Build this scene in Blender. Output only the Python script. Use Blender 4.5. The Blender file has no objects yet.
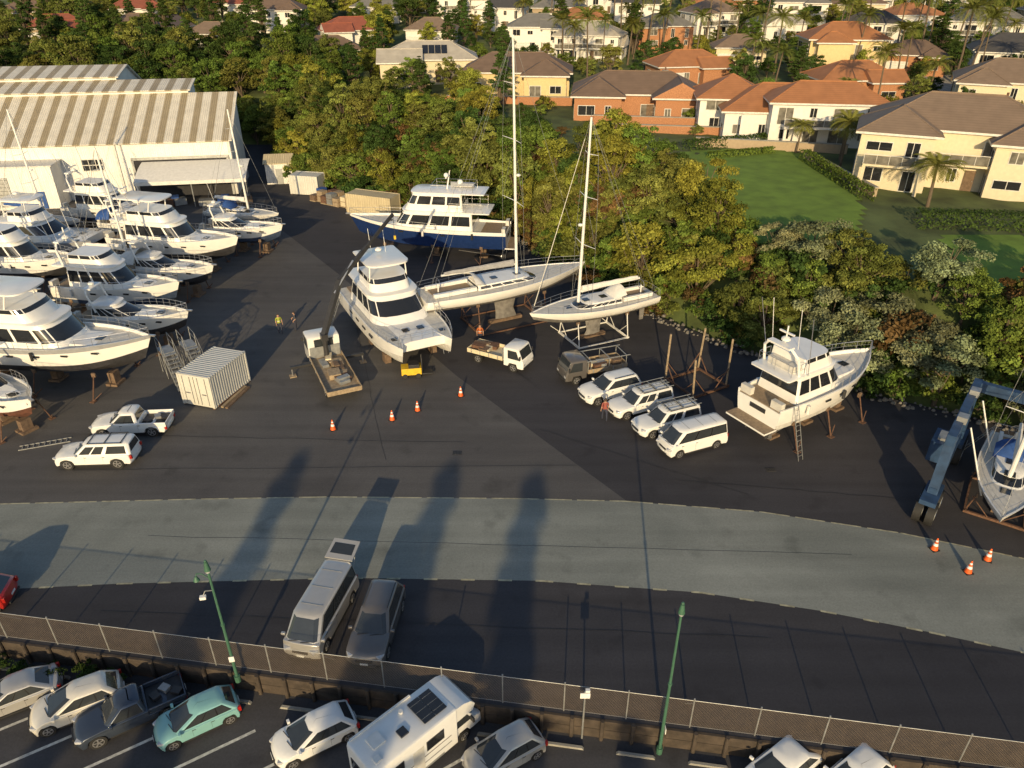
import bpy, bmesh, math, random
import numpy as np
from mathutils import Vector, Matrix
R=random.Random(11)
scene=bpy.context.scene
COL=scene.collection
rad=math.radians

# ---------------------------------------------------------------- materials
MC={}
def mat(name,col,rough=.6,metal=0.,var=.15,scale=3.,bump=0.,bscale=40.,spec=.5,coat=0.,var2=0.):
    if name in MC: return MC[name]
    m=bpy.data.materials.new(name); m.use_nodes=True
    nt=m.node_tree; n=nt.nodes; l=nt.links
    b=n['Principled BSDF']; b.inputs['Roughness'].default_value=rough; b.inputs['Metallic'].default_value=metal
    b.inputs['Specular IOR Level'].default_value=spec; b.inputs['Coat Weight'].default_value=coat
    tc=n.new('ShaderNodeTexCoord'); no=n.new('ShaderNodeTexNoise'); no.inputs['Scale'].default_value=scale; no.inputs['Detail'].default_value=6
    l.new(tc.outputs['Object'],no.inputs['Vector'])
    r=n.new('ShaderNodeValToRGB'); e=r.color_ramp.elements
    e[0].position=.3; e[1].position=.7
    e[0].color=(*[c*(1-var) for c in col],1); e[1].color=(*[min(1,c*(1+var)) for c in col],1)
    l.new(no.outputs['Fac'],r.inputs['Fac']); l.new(r.outputs['Color'],b.inputs['Base Color'])
    if bump>0:
        n2=n.new('ShaderNodeTexNoise'); n2.inputs['Scale'].default_value=bscale; n2.inputs['Detail'].default_value=4
        l.new(tc.outputs['Object'],n2.inputs['Vector'])
        bp=n.new('ShaderNodeBump'); bp.inputs['Strength'].default_value=bump; bp.inputs['Distance'].default_value=.05
        l.new(n2.outputs['Fac'],bp.inputs['Height']); l.new(bp.outputs['Normal'],b.inputs['Normal'])
    MC[name]=m; return m
def asphalt(name,c1,c2,rough=.85,big=.06):
    m=bpy.data.materials.new(name); m.use_nodes=True; nt=m.node_tree;n=nt.nodes;l=nt.links
    b=n['Principled BSDF']; b.inputs['Roughness'].default_value=rough; b.inputs['Specular IOR Level'].default_value=.3
    tc=n.new('ShaderNodeTexCoord')
    a=n.new('ShaderNodeTexNoise'); a.inputs['Scale'].default_value=big; a.inputs['Detail'].default_value=8; a.inputs['Roughness'].default_value=.65; a.inputs['Distortion'].default_value=.6
    f=n.new('ShaderNodeTexNoise'); f.inputs['Scale'].default_value=9.; f.inputs['Detail'].default_value=8;f.inputs['Roughness'].default_value=.8
    mp=n.new('ShaderNodeMapping'); mp.inputs['Scale'].default_value=(.05,.9,1); mp.inputs['Rotation'].default_value=(0,0,.1)
    s=n.new('ShaderNodeTexNoise'); s.inputs['Scale'].default_value=1.2; s.inputs['Detail'].default_value=5
    l.new(tc.outputs['Object'],a.inputs['Vector']);l.new(tc.outputs['Object'],f.inputs['Vector']);l.new(tc.outputs['Object'],mp.inputs['Vector']);l.new(mp.outputs['Vector'],s.inputs['Vector'])
    r=n.new('ShaderNodeValToRGB'); e=r.color_ramp.elements; e[0].position=.35;e[1].position=.68;e[0].color=(*c1,1);e[1].color=(*c2,1)
    l.new(a.outputs['Fac'],r.inputs['Fac'])
    m1=n.new('ShaderNodeMath');m1.operation='MULTIPLY_ADD';m1.inputs[1].default_value=1.1;m1.inputs[2].default_value=.45
    l.new(f.outputs['Fac'],m1.inputs[0])
    m2=n.new('ShaderNodeMath');m2.operation='MULTIPLY_ADD';m2.inputs[1].default_value=.6;m2.inputs[2].default_value=.7
    l.new(s.outputs['Fac'],m2.inputs[0])
    m3=n.new('ShaderNodeMath');m3.operation='MULTIPLY';l.new(m1.outputs[0],m3.inputs[0]);l.new(m2.outputs[0],m3.inputs[1])
    v=n.new('ShaderNodeTexNoise'); v.inputs['Scale'].default_value=.55; v.inputs['Detail'].default_value=3
    l.new(tc.outputs['Object'],v.inputs['Vector'])
    vr=n.new('ShaderNodeValToRGB');ve=vr.color_ramp.elements;ve[0].position=.26;ve[1].position=.4;ve[0].color=(.75,.75,.75,1);ve[1].color=(1,1,1,1)
    l.new(v.outputs['Fac'],vr.inputs['Fac'])
    mx=n.new('ShaderNodeVectorMath');mx.operation='SCALE';l.new(r.outputs['Color'],mx.inputs[0]);l.new(m3.outputs[0],mx.inputs['Scale'])
    my=n.new('ShaderNodeVectorMath');my.operation='MULTIPLY';l.new(mx.outputs[0],my.inputs[0]);l.new(vr.outputs['Color'],my.inputs[1])
    l.new(my.outputs[0],b.inputs['Base Color'])
    bp=n.new('ShaderNodeBump');bp.inputs['Strength'].default_value=.2;bp.inputs['Distance'].default_value=.02
    l.new(f.outputs['Fac'],bp.inputs['Height']);l.new(bp.outputs['Normal'],b.inputs['Normal'])
    return m
def stripes(name,c1,c2,freq,axis=0,frac=.5,rough=.5,bump=.0,noise=.15):
    m=bpy.data.materials.new(name); m.use_nodes=True; nt=m.node_tree;n=nt.nodes;l=nt.links
    b=n['Principled BSDF']; b.inputs['Roughness'].default_value=rough
    tc=n.new('ShaderNodeTexCoord'); sp=n.new('ShaderNodeSeparateXYZ'); l.new(tc.outputs['Object'],sp.inputs[0])
    mu=n.new('ShaderNodeMath');mu.operation='MULTIPLY';mu.inputs[1].default_value=freq;l.new(sp.outputs[axis],mu.inputs[0])
    fr=n.new('ShaderNodeMath');fr.operation='FRACT';l.new(mu.outputs[0],fr.inputs[0])
    r=n.new('ShaderNodeValToRGB');e=r.color_ramp.elements;e[0].position=frac-.03;e[1].position=frac+.03;e[0].color=(*c1,1);e[1].color=(*c2,1)
    l.new(fr.outputs[0],r.inputs['Fac'])
    no=n.new('ShaderNodeTexNoise');no.inputs['Scale'].default_value=.8;no.inputs['Detail'].default_value=7;l.new(tc.outputs['Object'],no.inputs['Vector'])
    ma=n.new('ShaderNodeMath');ma.operation='MULTIPLY_ADD';ma.inputs[1].default_value=noise*3;ma.inputs[2].default_value=1-noise*1.5;l.new(no.outputs['Fac'],ma.inputs[0])
    mx=n.new('ShaderNodeVectorMath');mx.operation='SCALE';l.new(r.outputs['Color'],mx.inputs[0]);l.new(ma.outputs[0],mx.inputs['Scale']);l.new(mx.outputs[0],b.inputs['Base Color'])
    if bump:
        m4=n.new('ShaderNodeMath');m4.operation='MULTIPLY';m4.inputs[1].default_value=25.;l.new(sp.outputs[axis],m4.inputs[0])
        si=n.new('ShaderNodeMath');si.operation='SINE';l.new(m4.outputs[0],si.inputs[0])
        bp=n.new('ShaderNodeBump');bp.inputs['Strength'].default_value=bump;bp.inputs['Distance'].default_value=.05
        l.new(si.outputs[0],bp.inputs['Height']);l.new(bp.outputs['Normal'],b.inputs['Normal'])
    return m
def leafmat():
    m=bpy.data.materials.new('foliage'); m.use_nodes=True; nt=m.node_tree;n=nt.nodes;l=nt.links
    n.remove(n['Principled BSDF']); b=n.new('ShaderNodeBsdfDiffuse')
    oi=n.new('ShaderNodeObjectInfo'); at=n.new('ShaderNodeAttribute'); at.attribute_name='tint'
    mx=n.new('ShaderNodeVectorMath');mx.operation='SCALE';l.new(oi.outputs['Color'],mx.inputs[0]);l.new(at.outputs['Fac'],mx.inputs['Scale'])
    l.new(mx.outputs[0],b.inputs['Color']);l.new(b.outputs[0],n['Material Output'].inputs[0])
    return m
LEAF=leafmat()
BARK=mat('bark',(.12,.09,.06),.9,bump=.6,bscale=12)
WHITE=mat('gelcoat_white',(.78,.77,.74),.28,var=.05,scale=1.2,coat=.3)
WPAINT=mat('white_car_paint',(.74,.74,.72),.3,var=.03,coat=.6)
OFFW=mat('offwhite_deck',(.58,.56,.51),.6,var=.1)
TEAK=mat('teak_deck',(.26,.19,.12),.7,var=.2,scale=5)
NAVY=mat('navy_gelcoat',(.012,.03,.11),.2,var=.1,coat=.5)
GREYH=mat('grey_gelcoat',(.3,.31,.33),.35,var=.1)
BOTB=mat('antifoul_blue',(.03,.05,.10),.7,var=.3)
BOTR=mat('antifoul_red',(.10,.04,.025),.75,var=.35)
BOTK=mat('antifoul_black',(.03,.03,.035),.7,var=.3)
BOTG=mat('antifoul_grey',(.17,.16,.15),.75,var=.3)
BOTW=mat('primer_white',(.55,.54,.51),.6,var=.15)
GLASS=mat('tinted_glass',(.018,.02,.024),.07,var=.1,spec=.8)
GLASS2=mat('car_glass',(.03,.035,.04),.06,var=.1,spec=.8)
STEEL=mat('stainless',(.55,.55,.56),.3,.8,var=.1)
GALV=mat('galvanised_steel',(.33,.34,.34),.5,.5,var=.2)
ALU=mat('mast_alloy',(.72,.72,.70),.4,.1,var=.06)
RUST=mat('rusty_steel',(.13,.07,.045),.85,.1,var=.35,scale=6)
TIMB=mat('timber',(.15,.10,.065),.85,var=.3,scale=4,bump=.3)
TIMBD=mat('weathered_dark_timber',(.055,.042,.032),.9,var=.4,scale=2,bump=.4)
TIMBL=mat('pale_timber',(.30,.23,.15),.85,var=.25,scale=4)
BLACK=mat('black_rubber',(.018,.018,.018),.75,var=.2)
DARK=mat('dark_plastic',(.03,.03,.032),.5,var=.2)
BGLOSS=mat('gloss_black_trim',(.015,.015,.017),.15,var=.1)
RED=mat('red_lens',(.35,.015,.01),.3)
LENS=mat('headlamp_lens',(.45,.46,.48),.1,spec=.8)
ORANGE=mat('orange_plastic',(.75,.12,.02),.5,var=.1)
REFL=mat('reflective_white',(.75,.75,.75),.4)
YEL=mat('yellow_paint',(.65,.42,.03),.45,var=.15)
BLUE=mat('blue_canvas',(.02,.07,.25),.8,var=.2)
LBLUE=mat('travel_lift_blue',(.022,.052,.115),.5,var=.3,scale=2)
GREENP=mat('green_pole_paint',(.05,.13,.085),.5,var=.15)
CREAM=mat('cream_paint',(.6,.52,.36),.6,var=.12)
CONC=mat('concrete',(.28,.27,.24),.9,var=.2,scale=1.5,bump=.3)
CANV=mat('white_canvas',(.66,.65,.62),.75,var=.08,bump=.2,bscale=6)
PLATE=mat('number_plate',(.7,.7,.68),.5)
TAR=mat('tar_seam',(.022,.022,.023),.6)

# ---------------------------------------------------------------- mesh builder
class MB:
    def __init__(s): s.v=[];s.f=[];s.m=[];s.mats=[]
    def mi(s,mt):
        if mt not in s.mats: s.mats.append(mt)
        return s.mats.index(mt)
    def face(s,pts,mt):
        i=len(s.v); s.v+=[tuple(p) for p in pts]; s.f.append(tuple(range(i,i+len(pts)))); s.m.append(s.mi(mt))
    def rings(s,rs,mt,closed=True,cap0=None,cap1=None,mf=None):
        b=len(s.v);n=len(rs[0])
        for r in rs: s.v+=[tuple(p) for p in r]
        for i in range(len(rs)-1):
            for j in range(n if closed else n-1):
                k=(j+1)%n
                s.f.append((b+i*n+j,b+i*n+k,b+(i+1)*n+k,b+(i+1)*n+j)); s.m.append(s.mi(mf(i,j) if mf else mt))
        if cap0: s.f.append(tuple(b+j for j in range(n))); s.m.append(s.mi(cap0))
        if cap1:
            o=b+(len(rs)-1)*n; s.f.append(tuple(o+j for j in range(n))); s.m.append(s.mi(cap1))
    def box(s,c,d,mt,rz=0,top=None,taper=1.,mtop=None):
        x,y,z=c; a,b_,h=[q/2 for q in d]; cs,sn=math.cos(rz),math.sin(rz)
        def P(u,v,w): return (x+u*cs-v*sn,y+u*sn+v*cs,z+w)
        r0=[P(-a,-b_,-h),P(a,-b_,-h),P(a,b_,-h),P(-a,b_,-h)]
        t=taper; r1=[P(-a*t,-b_*t,h),P(a*t,-b_*t,h),P(a*t,b_*t,h),P(-a*t,b_*t,h)]
        s.rings([r0,r1],mt,cap0=mt,cap1=mtop or mt)
    def cyl(s,p0,p1,r0,mt,r1=None,n=8,caps=True):
        r1=r0 if r1 is None else r1
        p0=Vector(p0);p1=Vector(p1);d=(p1-p0)
        if d.length<1e-6: return
        d.normalize(); a=d.orthogonal().normalized(); b=d.cross(a)
        ring=lambda p,r:[p+(a*math.cos(t*2*math.pi/n)+b*math.sin(t*2*math.pi/n))*r for t in range(n)]
        s.rings([ring(p0,r0),ring(p1,r1)],mt,cap0=mt if caps else None,cap1=mt if caps else None)
    def pipe(s,pts,r,mt,n=5):
        for a,b in zip(pts[:-1],pts[1:]): s.cyl(a,b,r,mt,n=n)
    def sph(s,c,r,mt,n=10,sz=1.):
        rs=[]
        for i in range(n//2+1):
            t=math.pi*i/(n//2); rr=max(1e-3,math.sin(t))*r
            rs.append([(c[0]+rr*math.cos(2*math.pi*j/n),c[1]+rr*math.sin(2*math.pi*j/n),c[2]-math.cos(t)*r*sz) for j in range(n)])
        s.rings(rs,mt,cap0=mt,cap1=mt)
    def panel(s,A,B,C,D,u0,u1,v0,v1,mt,off=.01,out=None):
        A,B,C,D=map(Vector,(A,B,C,D))
        f=lambda u,v:(A*(1-u)+B*u)*(1-v)+(D*(1-u)+C*u)*v
        nrm=(B-A).cross(D-A).normalized()
        if out is not None and nrm.dot(Vector(out))<0: nrm=-nrm
        p=[f(u0,v0)+nrm*off,f(u1,v0)+nrm*off,f(u1,v1)+nrm*off,f(u0,v1)+nrm*off]
        q=[x-nrm*(off+.01) for x in p]
        s.rings([q,p],mt,cap1=mt)
    def build(s,name,loc=(0,0,0),rot=0,parent=None,smooth=35,bevel=0,recalc=True,seg=2):
        me=bpy.data.meshes.new(name); me.from_pydata(s.v,[],s.f)
        for m in s.mats: me.materials.append(m)
        me.polygons.foreach_set('material_index',s.m)
        if recalc:
            bm=bmesh.new();bm.from_mesh(me);bmesh.ops.recalc_face_normals(bm,faces=bm.faces);bm.to_mesh(me);bm.free()
        if smooth:
            me.polygons.foreach_set('use_smooth',[True]*len(me.polygons)); me.set_sharp_from_angle(angle=rad(smooth))
        me.update()
        o=bpy.data.objects.new(name,me); COL.objects.link(o); o.location=loc; o.rotation_euler=(0,0,rot)
        if parent: o.parent=parent
        if bevel:
            b=o.modifiers.new('b','BEVEL'); b.width=bevel; b.segments=seg; b.limit_method='ANGLE'; b.angle_limit=rad(38)
        return o
def empty(name,loc=(0,0,0),rot=0):
    e=bpy.data.objects.new(name,None); COL.objects.link(e); e.location=loc; e.rotation_euler=(0,0,rot); e.empty_display_size=.5; return e

# ---------------------------------------------------------------- terrain
ZP=-1.1   # car park level
EDGE=[(260,-60),(75,22),(34,41.2),(26,45.6),(17,54),(11,61),(0,80),(-12,89),(-31,104),(-40,128),(-130,133),(-600,150)]
SIDE=EDGE+[(-600,-900),(260,-900)]
def inpoly(x,y,P):
    x=np.asarray(x,float);y=np.asarray(y,float); c=np.zeros(x.shape,bool)
    for i in range(len(P)):
        x1,y1=P[i];x2,y2=P[i-1]
        t=((y1>y)!=(y2>y))&(x<(x2-x1)*(y-y1)/((y2-y1)+1e-12)+x1); c^=t
    return c
def edged(x,y):
    x=np.asarray(x,float);y=np.asarray(y,float); d=np.full(x.shape,1e9)
    for (x1,y1),(x2,y2) in zip(EDGE[:-1],EDGE[1:]):
        dx,dy=x2-x1,y2-y1;t=np.clip(((x-x1)*dx+(y-y1)*dy)/(dx*dx+dy*dy),0,1)
        d=np.minimum(d,np.hypot(x-x1-t*dx,y-y1-t*dy))
    return np.where(inpoly(x,y,SIDE),-d,d)
def TZ(x,y):
    d=edged(x,y); t=np.clip(d/9.,0,1); s=t*t*(3-2*t)
    return np.where(d>0,-.65+6.65*s+.09*np.clip(np.asarray(y,float)-130,0,230),np.where(np.asarray(y,float)>32,-.65,-1.7))
def tz(x,y): return float(TZ(np.array([x]),np.array([y]))[0])
def axis(lo,hi,a,b,step):
    f=list(np.arange(a,b,step)); pre=[];q=a;s=step
    while q>lo: s*=1.35;q-=s;pre.append(q)
    post=[];q=f[-1];s=step
    while q<hi: s*=1.35;q+=s;post.append(q)
    return np.array(pre[::-1]+f+post)
xs=axis(-1800,1800,-140,140,1.6); ys=axis(-1200,2200,10,240,1.6)
XX,YY=np.meshgrid(xs,ys); ZZ=TZ(XX,YY)
rng=np.random.default_rng(3)
ZZ=ZZ+np.where(ZZ>3,rng.normal(0,.05,ZZ.shape),0)
nx,ny=len(xs),len(ys)
V=np.stack([XX.ravel(),YY.ravel(),ZZ.ravel()],1)
idx=np.arange(nx*ny).reshape(ny,nx)
F=np.stack([idx[:-1,:-1].ravel(),idx[:-1,1:].ravel(),idx[1:,1:].ravel(),idx[1:,:-1].ravel()],1)
gm=mat('hillside_grass',(.075,.10,.028),.95,var=.5,scale=.3,bump=.6,bscale=3)
me=bpy.data.meshes.new('ground');me.from_pydata(V.tolist(),[],F.tolist());me.materials.append(gm)
me.polygons.foreach_set('use_smooth',[True]*len(me.polygons))
COL.objects.link(bpy.data.objects.new('ground',me))
def sheet(name,poly,z,mt,loc=(0,0,0)):
    bm=bmesh.new(); vs=[bm.verts.new((x,y,z)) for x,y in poly]; f=bm.faces.new(vs); bm.normal_update()
    if f.normal.z<0: f.normal_flip()
    bmesh.ops.triangulate(bm,faces=[f]); me=bpy.data.meshes.new(name); bm.to_mesh(me);bm.free(); me.materials.append(mt)
    o=bpy.data.objects.new(name,me);COL.objects.link(o);return o
def fy(x): return 20.3-.15*x
A_YARD=asphalt('yard_asphalt',(.036,.035,.040),(.056,.054,.060))
A_OLD=asphalt('old_asphalt',(.070,.067,.068),(.110,.106,.104))
A_APR=asphalt('apron_concrete',(.175,.188,.172),(.245,.258,.235),big=.12)
A_PARK=asphalt('carpark_asphalt',(.050,.050,.056),(.074,.074,.080))
yard=[(-140,fy(-140)),(90,fy(90))]+[(75,22.6),(34,41.8),(26,46.2),(17.3,54.5),(11.4,61.4),(.4,80.4),(-11.8,89.4),(-30.6,104.4),(-39.6,128.4),(-140,133.5)]
sheet('yard_asphalt_surface',yard,0,A_YARD)
sheet('old_asphalt_surface',[(-100,33),(-29.6,33.6),(-18,34.1),(-10.7,34.3),(6.7,33.95),(-4.3,49),(-17.2,69.4),(-30.7,89.2),(-32.5,97),(-100,97)],.004,A_OLD)
top=[(-100,36),(-29.6,33.7),(-18.2,34.15),(-10.7,34.35),(0,34.2),(6.6,33.95),(14.2,33),(21.4,31.2),(27,29.2),(45,21.8),(70,10)]
bot=[(60,7),(38,17),(23.4,23.1),(19.6,24.3),(15,25.6),(9.4,26.8),(1.4,27.6),(-8.3,27.8),(-19.9,27.4),(-25.7,27),(-100,25)]
sheet('concrete_apron',top+bot,.008,A_APR)
sheet('car_park_surface',[(-140,-60),(90,-60),(90,fy(90)-.05),(-140,fy(-140)-.05)],ZP,A_PARK)
LINEM=mat('line_paint',(.50,.50,.46),.7,var=.35,scale=6)
EDGEM=mat('edge_marking',(.34,.32,.22),.8,var=.4,scale=3)
def strip(name,pts,w,z,mt,dash=None):
    mb=MB()
    for (x1,y1),(x2,y2) in zip(pts[:-1],pts[1:]):
        L=math.hypot(x2-x1,y2-y1);ux,uy=(x2-x1)/L,(y2-y1)/L;px,py=-uy*w/2,ux*w/2
        segs=[(0,L)] if not dash else [(a,min(a+dash[0],L)) for a in np.arange(0,L,dash[1])]
        for a,b in segs:
            mb.face([(x1+ux*a-px,y1+uy*a-py,z),(x1+ux*b-px,y1+uy*b-py,z),(x1+ux*b+px,y1+uy*b+py,z),(x1+ux*a+px,y1+uy*a+py,z)],mt)
    return mb.build(name,smooth=0)
strip('apron_edge_marking',top,.10,.012,EDGEM,(1.6,1.9))
strip('apron_edge_marking',bot[::-1],.12,.012,EDGEM,(.7,1.9))
def seam(x1,y1,x2,y2,w=.05,n=14,j=.06,z=.013):
    return [(x1+(x2-x1)*t/n+R.uniform(-j,j),y1+(y2-y1)*t/n+R.uniform(-j,j)) for t in range(n+1)],w,z
sm=MB()
for s_ in [seam(-30,41,-3,40,.03),seam(-28,37,4,37.5,.03),seam(2,41.5,14,34.5,.03),seam(10,36,24,34,.03),seam(-14,60,-8,38,.03),seam(-20,31,18,29.5,.025),seam(-20,25.6,12,24,.03),seam(-5,58,2,47,.03)]:
    pts,w,z=s_
    for (a,b),(c,d) in zip(pts[:-1],pts[1:]):
        L=math.hypot(c-a,d-b);px,py=-(d-b)/L*w/2,(c-a)/L*w/2
        sm.face([(a-px,b-py,z),(c-px,d-py,z),(c+px,d+py,z),(a+px,b+py,z)],TAR)
sm.build('pavement_seams',smooth=0)
mb=MB()
for gx,gy in((-3.5,38.8),(16,37)):
    mb.box((gx,gy,.012),(.6,.4,.02),DARK)
    for q in range(6): mb.box((gx-.24+q*.096,gy,.024),(.04,.34,.006),BLACK)
mb.build('drain_grates',smooth=0)
mb=MB()
for i in range(-12,16):
    bx=-17.4+2.95*i; by=18.3-.15*2.95*i
    a=(bx-1.0,by-.7); b=(bx+3.5,by+2.1); dx,dy=.04,-.058
    mb.face([(a[0]-dx,a[1]-dy,ZP+.004),(a[0]+dx,a[1]+dy,ZP+.004),(b[0]+dx,b[1]+dy,ZP+.004),(b[0]-dx,b[1]-dy,ZP+.004)],LINEM)
mb.build('parking_bay_markings',smooth=0)
mb=MB(); ang=math.atan(-.15)
L=230
for q in range(4): mb.box((-25,fy(-25)-.06-.012*(q%2),ZP+.14+.28*q),(L,.12,.27),TIMBD,ang)
x=-60
while x<60:
    mb.cyl((x,fy(x)-.2,ZP-.02),(x,fy(x)-.2,.12),.09,TIMBD,n=8); x+=1.25
mb.build('timber_retaining_wall')
mb=MB()
for i in range(60):
    x=-50+i*2.9
    mb.box((x,fy(x)-.75,ZP+.07),(1.6,.13,.11),CONC,ang,taper=.9)
mb.build('wheel_stops',smooth=0)
mb=MB()
rock=mat('rock_edging',(.16,.15,.135),.95,var=.35,scale=2,bump=.5,bscale=6)
pl=[(75,22),(34,41.2),(26,45.6),(17,54),(11,61),(0,80),(-12,89),(-31,104)]
for (x1,y1),(x2,y2) in zip(pl[:-1],pl[1:]):
    Ls=math.hypot(x2-x1,y2-y1); k=int(Ls/.3)
    for q in range(k):
        for rr in range(2):
            t=(q+R.random())/k; ox=R.uniform(-.3,.6)
            s=R.uniform(.07,.2); cx=x1+(x2-x1)*t+ox;cy=y1+(y2-y1)*t+ox
            ring=[]
            for zz,sc in((-.1,1.),(.3,.9),(.75,.5)):
                ring.append([(cx+s*sc*math.cos(a+R.uniform(-.2,.2)),cy+s*sc*math.sin(a)*.9,zz*s*1.3+rr*.08) for a in [0,1.05,2.1,3.14,4.2,5.25]])
            mb.rings(ring,rock,cap1=rock)
mb.build('rock_edging',smooth=0)

# ---------------------------------------------------------------- foliage
def leaf_object(P,N,S,T,name,trunk=None,R0=1):
    rg=np.random.default_rng(R0)
    n=len(P); N=N/np.linalg.norm(N,axis=1,keepdims=True)
    r=rg.normal(size=(n,3)); A=np.cross(N,r); A/=np.linalg.norm(A,axis=1,keepdims=True)+1e-9; B=np.cross(N,A)
    s=S[:,None]; w=.62
    q=np.stack([P-A*s,P-B*s*w+N*s*.15,P+A*s,P+B*s*w+N*s*.15],1).reshape(-1,3)
    nv=len(q); vs=q.tolist(); fs=np.arange(nv).reshape(-1,4).tolist()
    mi=[0]*n; tint=T.tolist()
    if trunk:
        for f in trunk.f: fs.append([i+nv for i in f]); mi.append(1); tint.append(1.)
        vs+= [tuple(p) for p in trunk.v]
    me=bpy.data.meshes.new(name); me.from_pydata(vs,[],fs); me.materials.append(LEAF); me.materials.append(BARK)
    me.polygons.foreach_set('material_index',mi)
    at=me.attributes.new('tint','FLOAT','FACE'); at.data.foreach_set('value',tint)
    me.update(); return me
def tree_mesh(name,H,CR,seed,ncl,nl,ls,th,flat=.8,shape='round',cs=.3):
    rg=np.random.default_rng(seed); tr=MB()
    cz=th+(H-th)*.5; az=(H-th)*.5
    lean=rg.normal(0,.25,2)
    p=[(0,0,-.5),(lean[0]*.3,lean[1]*.3,th*.6),(lean[0],lean[1],th+az*.6),(lean[0]*1.3,lean[1]*1.3,H*.9)]
    rr=[.035*H,.026*H,.016*H,.004*H]
    for i in range(3): tr.cyl(p[i],p[i+1],rr[i],BARK,rr[i+1],n=7,caps=False)
    Ps=[];Ns=[];Ss=[];Ts=[]
    for c in range(ncl):
        while True:
            d=rg.normal(size=3);d/=np.linalg.norm(d); 
            if d[2]>-.75: break
        rf=rg.uniform(.35,1.)**.55
        lump=1+.22*math.sin(3*math.atan2(d[1],d[0])+seed)+.12*rg.normal()
        cc=np.array([d[0]*CR*rf*lump+lean[0],d[1]*CR*rf*lump+lean[1],cz+d[2]*az*rf*(1+.1*rg.normal())])
        if shape=='cone':
            fz=max(0.,min(1.,(cc[2]-th)/(H-th))); k=(1-fz)**.7+.08; cc[0]*=k; cc[1]*=k
        r=CR*cs*rg.uniform(.65,1.3)
        if c%2==0: 
            j=p[1] if rg.random()<.4 else p[2]
            tr.cyl(j,tuple(cc),.011*H,BARK,.003*H,n=4,caps=False)
        m=int(nl*rg.uniform(.7,1.3)); dd=rg.normal(size=(m,3));dd/=np.linalg.norm(dd,axis=1,keepdims=True)
        dd[:,2]=np.where(dd[:,2]<-.3,-dd[:,2]*.6,dd[:,2])
        P=cc+dd*np.array([1,1,flat])*r*rg.uniform(.5,1.08,size=(m,1))
        N=dd*.8+rg.normal(size=(m,3))*.55+np.array([0,0,.4])
        Ps.append(P);Ns.append(N);Ss.append(ls*rg.uniform(.55,1.25,m))
        ct=rg.uniform(.55,1.35); Ts.append(ct*rg.uniform(.65,1.3,m))
    return leaf_object(np.concatenate(Ps),np.concatenate(Ns),np.concatenate(Ss),np.concatenate(Ts),name,tr,R0=seed)
TREES=[tree_mesh('broadleaf_%d'%i,7.+.6*(i%3),2.7+.3*(i%2),50+i,50+6*(i%3),130,.165,1.3,cs=.27) for i in range(7)]
PUFF=[tree_mesh('puffy_%d'%i,7,3.1,80+i,34,230,.155,1.5,flat=.7,cs=.31) for i in range(2)]
BUSH=[tree_mesh('shrub_%d'%i,2.2,1.2,30+i,18,90,.11,.2,cs=.4) for i in range(2)]
CONI=[tree_mesh('conifer_%d'%i,12,2.6,130+i,110,80,.17,1.,flat=.4,shape='cone',cs=.25) for i in range(2)]
POP=tree_mesh('poplar',20,1.15,200,120,110,.2,2.5,cs=.55)
def palm_mesh(name,H,seed,nf=22,fl=2.6):
    rg=np.random.default_rng(seed);tr=MB();bx,by=rg.normal(0,.3,2)
    tr.cyl((0,0,-.4),(bx*.4,by*.4,H*.5),.17,BARK,.13,n=8,caps=False);tr.cyl((bx*.4,by*.4,H*.5),(bx,by,H),.13,BARK,.11,n=8,caps=False)
    vs=[];fs=[];tint=[]
    def quad(a,b,c,d,t):
        i=len(vs);vs.extend([a,b,c,d]);fs.append([i,i+1,i+2,i+3]);tint.append(t)
    for k in range(nf):
        az=2*math.pi*k/nf+rg.uniform(-.2,.2); el=rg.uniform(-.15,1.25); d=Vector((math.cos(az),math.sin(az),0)); sd=Vector((-d.y,d.x,0))
        p=Vector((bx,by,H)); t=rg.uniform(.7,1.3)
        n=11
        for i in range(n):
            e=el-1.7*(i/n)**1.3
            st=d*math.cos(e)+Vector((0,0,math.sin(e))); q=p+st*(fl/n)
            wl=.75*math.sin(math.pi*(.12+.85*i/n))
            for sg in(-1,1):
                for h in (0,.5):
                    b0=p.lerp(q,h); tip=b0+sd*sg*wl+st*.28+Vector((0,0,-.22*wl)); m=b0.lerp(tip,.5)
                    quad(tuple(b0),tuple(m+st*.06),tuple(tip),tuple(m-st*.06+Vector((0,0,-.02))),t)
            p=q
    nv=len(vs)
    mi=[0]*len(fs)
    for f in tr.f: fs.append([i+nv for i in f]);mi.append(1);tint.append(1.)
    vs+= [tuple(p) for p in tr.v]
    me=bpy.data.meshes.new(name);me.from_pydata([tuple(v) for v in vs],[],fs);me.materials.append(LEAF);me.materials.append(BARK)
    me.polygons.foreach_set('material_index',mi);at=me.attributes.new('tint','FLOAT','FACE');at.data.foreach_set('value',tint);return me
PALMS=[palm_mesh('palm_a',7.5,1),palm_mesh('palm_b',5.,2),palm_mesh('palm_c',11.,3,26,3.2),palm_mesh('palm_d',9.,4,26,3.)]
GC={'yel':(.185,.19,.034),'grn':(.105,.15,.030),'drk':(.050,.082,.022),'sil':(.20,.22,.115),'brn':(.13,.085,.036),'olv':(.135,.148,.036)}
def put(me,name,x,y,s=1.,c='grn',parent=None,z=None,sz=None):
    o=bpy.data.objects.new(name,me);COL.objects.link(o)
    o.location=(x,y,tz(x,y) if z is None else z); o.rotation_euler=(R.uniform(-.06,.06),R.uniform(-.06,.06),R.uniform(0,6.28))
    o.scale=(s*R.uniform(.85,1.2),s*R.uniform(.85,1.2),(sz or s)*R.uniform(.85,1.15))
    k=R.uniform(.75,1.25);g=GC[c]; o.color=(g[0]*k*R.uniform(.88,1.1),g[1]*k,g[2]*k,1)
    if parent: o.parent=parent
    return o
HOUSES=[]

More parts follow.
